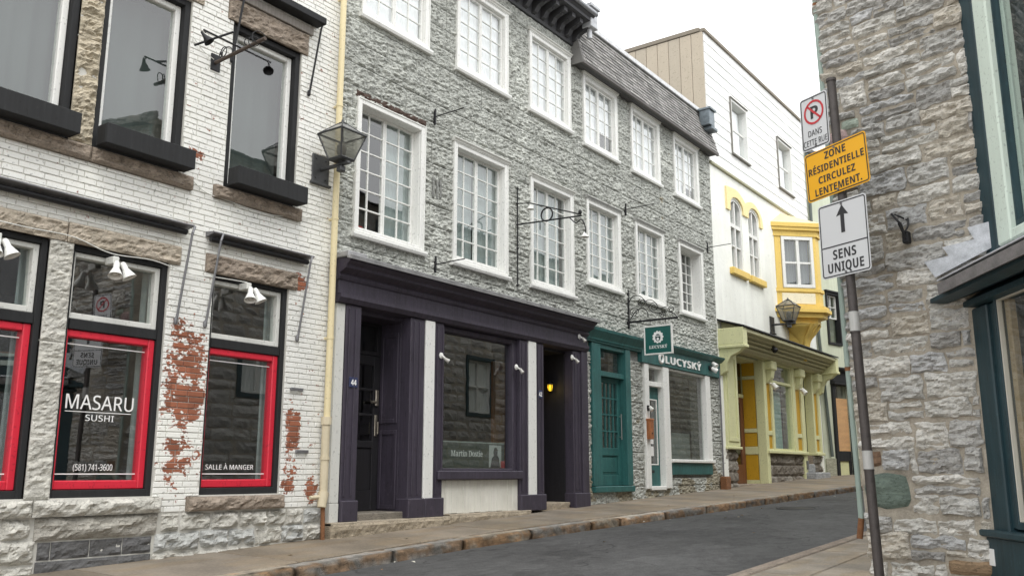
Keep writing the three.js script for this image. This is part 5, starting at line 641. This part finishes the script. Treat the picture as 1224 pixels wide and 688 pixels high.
{
  const b = thing('stone_building', 'rubble stone corner building behind the traffic signs', 'building', [KX, 0, KZ], undefined, gTurn);
  const lean = 0.03, Y0 = 0.35, Y1 = 8.3;
  const edge = (y) => -lean * (y - 0.65);
  part(b, 'gable_wall', plate(0, 0, 0, 0, -0.5, -0.014, [], [[edge(Y0) + 0.012, Y0], [1.75, Y0], [1.75, Y1], [edge(Y1) + 0.012, Y1]]), mortarMat);
  const feature = [[0.02, 0.46, 1.27, 1.60, [0.13, 0.17, 0.145], 0.55], [0.02, 0.2, 1.66, 1.80, [0.2, 0.125, 0.08], 0.2], [0.75, 1.19, 0.72, 0.84, [0.26, 0.18, 0.11], 0.15], [-0.08, 0.12, 4.95, 5.12, [0.45, 0.33, 0.32], 0.4], [0.05, 0.25, 5.1, 5.2, [0.36, 0.42, 0.36], 0.3]];
  for (const [x0, x1, y0, y1, c, rd] of feature) part(b, 'stone', rough([x0, x1, y0, y1], -0.05, 0.012, { amp: 0.012, edge: 0.02, freq: 6, round: rd, wob: 0.02, res: 0.03 }), stone(c, 0.006));
  for (const r of rubble(edge(Y0), 1.42, Y0, Y1, lean, [...feature.map((f) => [f[0] - 0.02, f[1] + 0.02, f[2] - 0.02, f[3] + 0.02]), [1.15, 2, 0, 3.3], [1.375, 2, 3.3, 9]])) { const big = (r[1] - r[0]) * (r[3] - r[2]); part(b, 'stone', rough(r, -0.05, rr(0.0, 0.026), { amp: 0.042, edge: 0.02, freq: 7.5, ay: 2.6, steps: 4, round: rr(0.03, 0.2), wob: 0.035, res: big > 0.02 ? 0.018 : 0.022, soft: 0.022, tilt: 0.03 }), rubbleMats[Math.floor(rnd() * 7)]); }
  part(b, 'lead_flashing', plate(0, 0, 0, 0, 0.062, 0.07, [], [[0.82, 3.55], [0.91, 3.385], [1.5, 3.60], [1.48, 3.82], [1.24, 3.80], [1.29, 3.68], [1.0, 3.66], [1.05, 3.57]]), metal([0.42, 0.435, 0.46], 0.45, 0.4));
  // the long side along the street, with the window that the shop glass mirrors
  const T2 = (g) => { g.rotateY(Math.PI).translate(KX, 0, KZ); return g.applyMatrix4(new THREE.Matrix4().makeRotationY(-gTurn).multiply(new THREE.Matrix4().makeTranslation(-KX, 0, -KZ))); };
  // side wall coordinates: x from -22 (uphill end) to 0 (corner), seen from the street
  const wins = [[-11.2, -9.9, 3.1, 4.75], [-7.6, -6.4, 3.1, 4.75], [-15, -13.8, 3.1, 4.75], [-11.2, -9.9, 6.2, 7.7], [-7.6, -6.4, 6.2, 7.7], [-3.6, -2.4, 6.2, 7.7], [-3.7, -2.5, 3.1, 4.75], [-15, -13.8, 6.2, 7.7], [-20, -18.8, 3.1, 4.75], [-26, -24.8, 3.1, 4.75], [-33, -31.8, 3.1, 4.75]];
  part(b, 'side_wall', T2(plate(-52, -0.03, 0.3, 8.2, -0.5, -0.02, wins)), mortarMat);
  const sr = cut(courses(-52, -0.04, 0.5, 8.2, [0.16, 0.28], [0.28, 0.75], 0.025), wins.map((w) => [w[0] - 0.02, w[1] + 0.02, w[2] - 0.02, w[3] + 0.02]), 0.05).sort((p, q) => q[0] - p[0]);
  const rest = [[], [], []]; sr.forEach((r, i) => { const g = T2(rough(r, -0.04, rr(-0.006, 0.012), { amp: 0.03, edge: 0.022, freq: 7, round: 0.15, wob: 0.02, res: 0.09 })); rest[i % 3].push(g); });
  rest.forEach((l, i) => stuff(part(b, 'stonework', l, rubbleMats[[0, 1, 3][i]])));
  for (const [x0, x1, y0, y1] of wins) { const w = part(b, 'window', frame(x0, x1, y0, y1, -0.25, 0.02, 0.1, 0.1, 0.1, 0.1).map(T2), MT.darkteal); part(w, 'sash', [...frame(x0 + 0.1, x1 - 0.1, y0 + 0.1, y1 - 0.1, -0.2, -0.1, 0.06), box((x0 + x1) / 2 - 0.035, (x0 + x1) / 2 + 0.035, y0 + 0.12, y1 - 0.12, -0.19, -0.11), box(x0 + 0.12, x1 - 0.12, (y0 + y1) / 2 - 0.02, (y0 + y1) / 2 + 0.02, -0.19, -0.11)].map(T2), MT.white); for (const [p, q] of [[x0 + 0.12, (x0 + x1) / 2], [(x0 + x1) / 2, x1 - 0.12]]) part(w, 'pane', T2(pane(p, q, y0 + 0.12, y1 - 0.12, -0.15)), thinGlass); part(w, 'curtain', T2(curtain(x0 + 0.12, x1 - 0.12, y0 + 0.1, y1 - 0.1, -0.185, 0.008)), MT.curtain); }
  // roof and the closed body behind
  const un = (g) => g.applyMatrix4(new THREE.Matrix4().makeRotationY(-gTurn).multiply(new THREE.Matrix4().makeTranslation(-KX, 0, -KZ)));
  part(b, 'roof', un(uvm(new ConvexGeometry([V(9.15, 8.2, 6.12), V(61.4, 8.2, 6.12), V(61.4, 8.2, 13), V(8.9, 8.2, 7.6), V(9.5, 8.2, 13), V(9.6, 8.5, 7.4), V(9.9, 8.5, 12), V(61, 8.5, 7.4), V(61, 8.5, 12)]))), M([0.09, 0.09, 0.095], 0.7));
  part(b, 'rear_wall', un(merge([plainBox(9.5, 61.4, 0.3, 8.2, 12.9, 13.1), plainBox(61.2, 61.4, 0.3, 8.2, 6.9, 12.9)])), MT.interior);
  part(b, 'interior_floor', un(plainBox(9.6, 61.2, 2.2, 2.35, 6.9, 12.9)), MT.floor);
}
{ // teal corner shop, turned
  const u = [-0.84369, 0.53683], I = [8.968, 7.689], turn = Math.atan2(-u[1], u[0]);
  const s = thing('corner_shop', 'dark teal timber shop and upper window adjoining the rubble stone wall', 'shopfront', [I[0], 0, I[1]], undefined, turn), P = MT.darkteal;
  const L = 6.5;
  part(s, 'upper_wall', plate(0, L, 3.3, 8.3, -0.3, -0.02, [[0.46, 2.2, 3.72, 7.0]]), P);
  part(s, 'corner_board', [box(-0.06, 0.19, 3.37, 8.3, -0.28, 0.03, 0.012)], P);
  const w = part(s, 'upper_window', [frame(0.2, 2.4, 3.55, 7.1, -0.16, 0.035, 0.24, 0.2, 0.1, 0.2, 0.015)], MT.mint); part(w, 'pane', pane(0.45, 2.2, 3.73, 6.92, -0.08, 0.001), MT.glass); part(w, 'inner_frame', frame(0.46, 2.2, 3.74, 6.9, -0.15, -0.085, 0.06), MT.mint); part(w, 'notice', plainBox(0.52, 0.72, 3.86, 4.08, -0.1, -0.095), MT.lettering); part(w, 'wooden_ledge', plainBox(0.46, 2.2, 3.70, 3.84, -0.5, -0.18), M([0.36, 0.18, 0.07], 0.6)); part(w, 'curtain', curtain(0.4, 0.75, 3.8, 6.9, -0.4, 0.03, 0.16), M([0.4, 0.44, 0.42], 0.9));
  part(s, 'cornice', [profileX([[-0.05, 3.25], [0.1, 3.2], [0.2, 3.13], [0.2, 3.08], [-0.05, 3.05]], -0.4, L), profileX([[0, 3.33], [0.42, 3.2], [0.42, 3.16], [0.3, 3.14], [0, 3.24]], -0.4, L)], P);
  part(s, 'cornice_edge', profileX([[0.40, 3.2], [0.47, 3.18], [0.475, 3.28], [0.40, 3.3]], -0.08, L), metal([0.19, 0.18, 0.18], 0.6, 0.2));
  part(s, 'cornice_roof', profileX([[0.0, 3.36], [0.0, 3.375], [0.475, 3.315], [0.475, 3.302], [0.0, 3.345]], -0.08, L), metal([0.56, 0.58, 0.62], 0.45, 0.4));
  part(s, 'pilaster', [box(-0.29, 0.1, 0.4, 3.06, -0.2, 0.15, 0.012), box(0.1, 0.18, 1.14, 3.06, -0.2, 0.12, 0.01)], P);
  const d = part(s, 'shop_window', [frame(0.182, 2.6, 1.14, 3.14, -0.1, 0.125, 0.04, 0.05, 0.06, 0.06)], P); part(d, 'bead', frame(0.222, 2.55, 1.2, 3.08, 0.07, 0.115, 0.016, 0.02, 0.02, 0.02), M([0.5, 0.48, 0.42], 0.7)); part(d, 'pane', pane(0.235, 2.54, 1.2, 3.08, 0.08, 0.001), MT.glass); part(d, 'inner_post', box(0.25, 0.33, 1.14, 3.1, 0.0, 0.06), M([0.46, 0.34, 0.2], 0.7, { map: T.wood, size: [0.2, 1] }));
  part(s, 'stall_board', [box(-0.27, L, 0.3, 1.06, -0.2, 0.2, 0.01), box(-0.3, L, 1.06, 1.12, -0.2, 0.24, 0.012), box(2.6, L, 1.12, 3.1, -0.2, 0.1, 0.01)], P);
  part(s, 'small_label', box(-0.2, -0.1, 0.82, 0.96, 0.199, 0.208, 0.003), MT.lettering);
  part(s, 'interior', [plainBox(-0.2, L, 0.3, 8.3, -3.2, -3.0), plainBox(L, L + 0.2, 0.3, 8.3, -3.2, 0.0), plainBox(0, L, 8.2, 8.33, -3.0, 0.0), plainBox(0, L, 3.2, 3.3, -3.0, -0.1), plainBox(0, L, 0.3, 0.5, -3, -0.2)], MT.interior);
}
{ // pale green copper downpipe on the corner
  const t = thing('downpipe', 'verdigris green downpipe on the corner of the rubble stone building', 'downpipe', [9.25, 1.0, 6.28]);
  part(t, 'pipe', [rod([9.31, 1.15, 6.282], [9.34, 8.2, 6.165], 0.027, 12)], M([0.33, 0.41, 0.37], 0.7, { map: T.stain, size: 0.7 }));
  part(t, 'outlet', rod([9.3, 0.98, 6.255], [9.31, 1.17, 6.282], 0.03, 10), MT.rust); for (const y of [2.6, 4.6, 6.6]) part(t, 'bracket', rod([9.31 + (y - 1.2) * 0.0042, y, 6.282 - (y - 1.2) * 0.0166], [9.31 + (y - 1.2) * 0.0042, y + 0.04, 6.282 - (y - 1.2) * 0.0166], 0.032, 12), MT.rust);
  const h = thing('iron_hook', 'small twisted iron bracket on the rubble stone wall', 'bracket', [KX, 0, KZ], undefined, gTurn);
  part(h, 'hook', [rod([0.5, 4.12, 0.0], [0.66, 3.95, 0.16], 0.012), rod([0.66, 3.95, 0.16], [0.68, 3.8, 0.1], 0.02, 8, 0.01), rod([0.5, 4.12, 0.01], [0.68, 4.0, 0.02], 0.01), tube([[0.68, 4.02, 0.02], [0.7, 3.92, 0.08], [0.67, 3.86, 0.12], [0.64, 3.92, 0.1]], 0.009), box(0.64, 0.7, 3.76, 3.88, 0.02, 0.1, 0.01)], MT.iron);
}
{ // traffic signs
  const turn = Math.atan2(-0.904, -0.427), B = [8.72, 0, 6.42];
  const t = thing('sign_post', 'leaning brown metal post with three traffic signs before the rubble wall', 'sign post', B, undefined, turn);
  const pm = metal([0.075, 0.065, 0.062], 0.6, 0.3);
  part(t, 'pole', [rod([0.155, 0.55, -0.03], [0.02, 5.44, -0.045], 0.043, 14), rod([0.02, 5.44, -0.045], [0.019, 5.47, -0.045], 0.05, 14)], pm);
  const along = (y) => 0.155 + (0.02 - 0.155) * (y - 0.55) / 4.89;
  for (const [y, h] of [[2.90, 0.19], [1.63, 0.17]]) { const p = part(t, 'sticker_band', rod([along(y), y, -0.033], [along(y + h), y + h, -0.034], 0.0455, 14), M([0.5, 0.5, 0.49], 0.6, { map: T.stain, size: 0.4 })); for (const g of [rod([along(y), y - 0.012, -0.033], [along(y), y + 0.004, -0.033], 0.047, 14), rod([along(y + h), y + h, -0.034], [along(y + h), y + h + 0.012, -0.034], 0.047, 14)]) part(p, 'band_edge', g, pm); }
  const rrect = (x0, x1, y0, y1, r) => { const s = new THREE.Shape(); s.moveTo(x0 + r, y0); s.lineTo(x1 - r, y0); s.absarc(x1 - r, y0 + r, r, -Math.PI / 2, 0); s.lineTo(x1, y1 - r); s.absarc(x1 - r, y1 - r, r, 0, Math.PI / 2); s.lineTo(x0 + r, y1); s.absarc(x0 + r, y1 - r, r, Math.PI / 2, Math.PI); s.lineTo(x0, y0 + r); s.absarc(x0 + r, y0 + r, r, Math.PI, Math.PI * 1.5); return s; };
  const ext = (s, z, d = 0.0015) => uvm(new THREE.ExtrudeGeometry(s, { depth: d, bevelEnabled: false, curveSegments: 10 }).translate(0, 0, z));
  const ring = (x0, x1, y0, y1, r, w, z) => { const s = rrect(x0, x1, y0, y1, r); s.holes.push(rrect(x0 + w, x1 - w, y0 + w, y1 - w, Math.max(0.005, r - w))); return ext(s, z); };
  const ink = M([0.025, 0.025, 0.028], 0.5), face = M([0.6, 0.61, 0.62], 0.45), gold = M([0.80, 0.40, 0.010], 0.42), tin = metal([0.4, 0.41, 0.42], 0.5, 0.6), redm = M([0.5, 0.03, 0.04], 0.45);
  const sign = (name, label, x0, x1, y0, y1, m, z, roll) => { const cx = (x0 + x1) / 2, cy = (y0 + y1) / 2, R = (g) => g.translate(-cx, -cy, 0).rotateZ(roll).translate(cx, cy, 0); const p = part(t, name, R(ext(rrect(x0, x1, y0, y1, 0.035), z, 0.0025)), tin, label); part(p, 'face', R(ext(rrect(x0, x1, y0, y1, 0.035), z + 0.0026, 0.0014)), m); part(p, 'border', R(ring(x0 + 0.012, x1 - 0.012, y0 + 0.012, y1 - 0.012, 0.028, 0.011, z + 0.0045)), ink); part(p, 'bolt', [[0.04], [-0.04]].map(([k]) => R(rod([cx, k > 0 ? y1 - 0.035 : y0 + 0.035, z], [cx, k > 0 ? y1 - 0.035 : y0 + 0.035, z + 0.012], 0.012, 8))), MT.greymetal); part(p, 'clamp', [box(cx - 0.05, cx + 0.05, cy + 0.1, cy + 0.13, z - 0.05, z - 0.002, 0.004)], MT.greymetal); return (n, geo, mm = ink) => part(p, n, [geo].flat().map(R), mm); };
  { const f = sign('no_parking_sign', 'white no parking plate reading dans cette rue', -0.352, 0.005, 4.79, 5.355, face, 0.012, 0.0), z = 0.0168;
    const c = new THREE.Shape(); c.absarc(-0.172, 5.175, 0.128, 0, Math.PI * 2); const h = new THREE.Path(); h.absarc(-0.172, 5.175, 0.106, 0, Math.PI * 2); c.holes.push(h);
    f('letter', text('P', 'sans_bold', -0.215, -0.118, 5.11, 0.13, z)); f('prohibition_ring', [ext(c, z + 0.002), plainBox(-0.118, 0.118, -0.011, 0.011, z + 0.002, z + 0.0035).rotateZ(-Math.PI / 4).translate(-0.172, 5.175, 0)], redm);
    f('lettering', [text('DANS', 'sans_regular', -0.26, -0.085, 4.93, 0.062, z), text('CETTE RUE', 'sans_regular', -0.325, -0.025, 4.835, 0.06, z)]); }
  { const f = sign('slow_zone_sign', 'yellow residential zone plate asking drivers to go slowly', -0.325, 0.435, 4.26, 4.765, gold, 0.016, 0.035), z = 0.0208;
    f('lettering', [text('ZONE', 'sans_bold', -0.07, 0.19, 4.645, 0.075, z), text('RÉSIDENTIELLE', 'sans_bold', -0.285, 0.395, 4.53, 0.072, z), text('CIRCULEZ', 'sans_bold', -0.17, 0.28, 4.415, 0.072, z), text('LENTEMENT.', 'sans_bold', -0.225, 0.345, 4.30, 0.072, z)]); }
  { const f = sign('one_way_sign', 'white one way plate with an upright black arrow', -0.21, 0.372, 3.44, 4.18, face, 0.012, 0.0), z = 0.0168;
    f('arrow', ext(new THREE.Shape([[0.06, 3.86], [0.105, 3.86], [0.105, 4.04], [0.155, 4.03], [0.083, 4.135], [0.01, 4.03], [0.06, 4.04]].map((p) => new THREE.Vector2(...p))), z)); f('divider', plainBox(-0.198, 0.36, 3.74, 3.752, z, z + 0.0012));
    f('lettering', [text('SENS', 'sans_bold', -0.06, 0.215, 3.615, 0.092, z), text('UNIQUE', 'sans_bold', -0.13, 0.295, 3.49, 0.092, z)]); }
}
renderer.render(scene, camera);
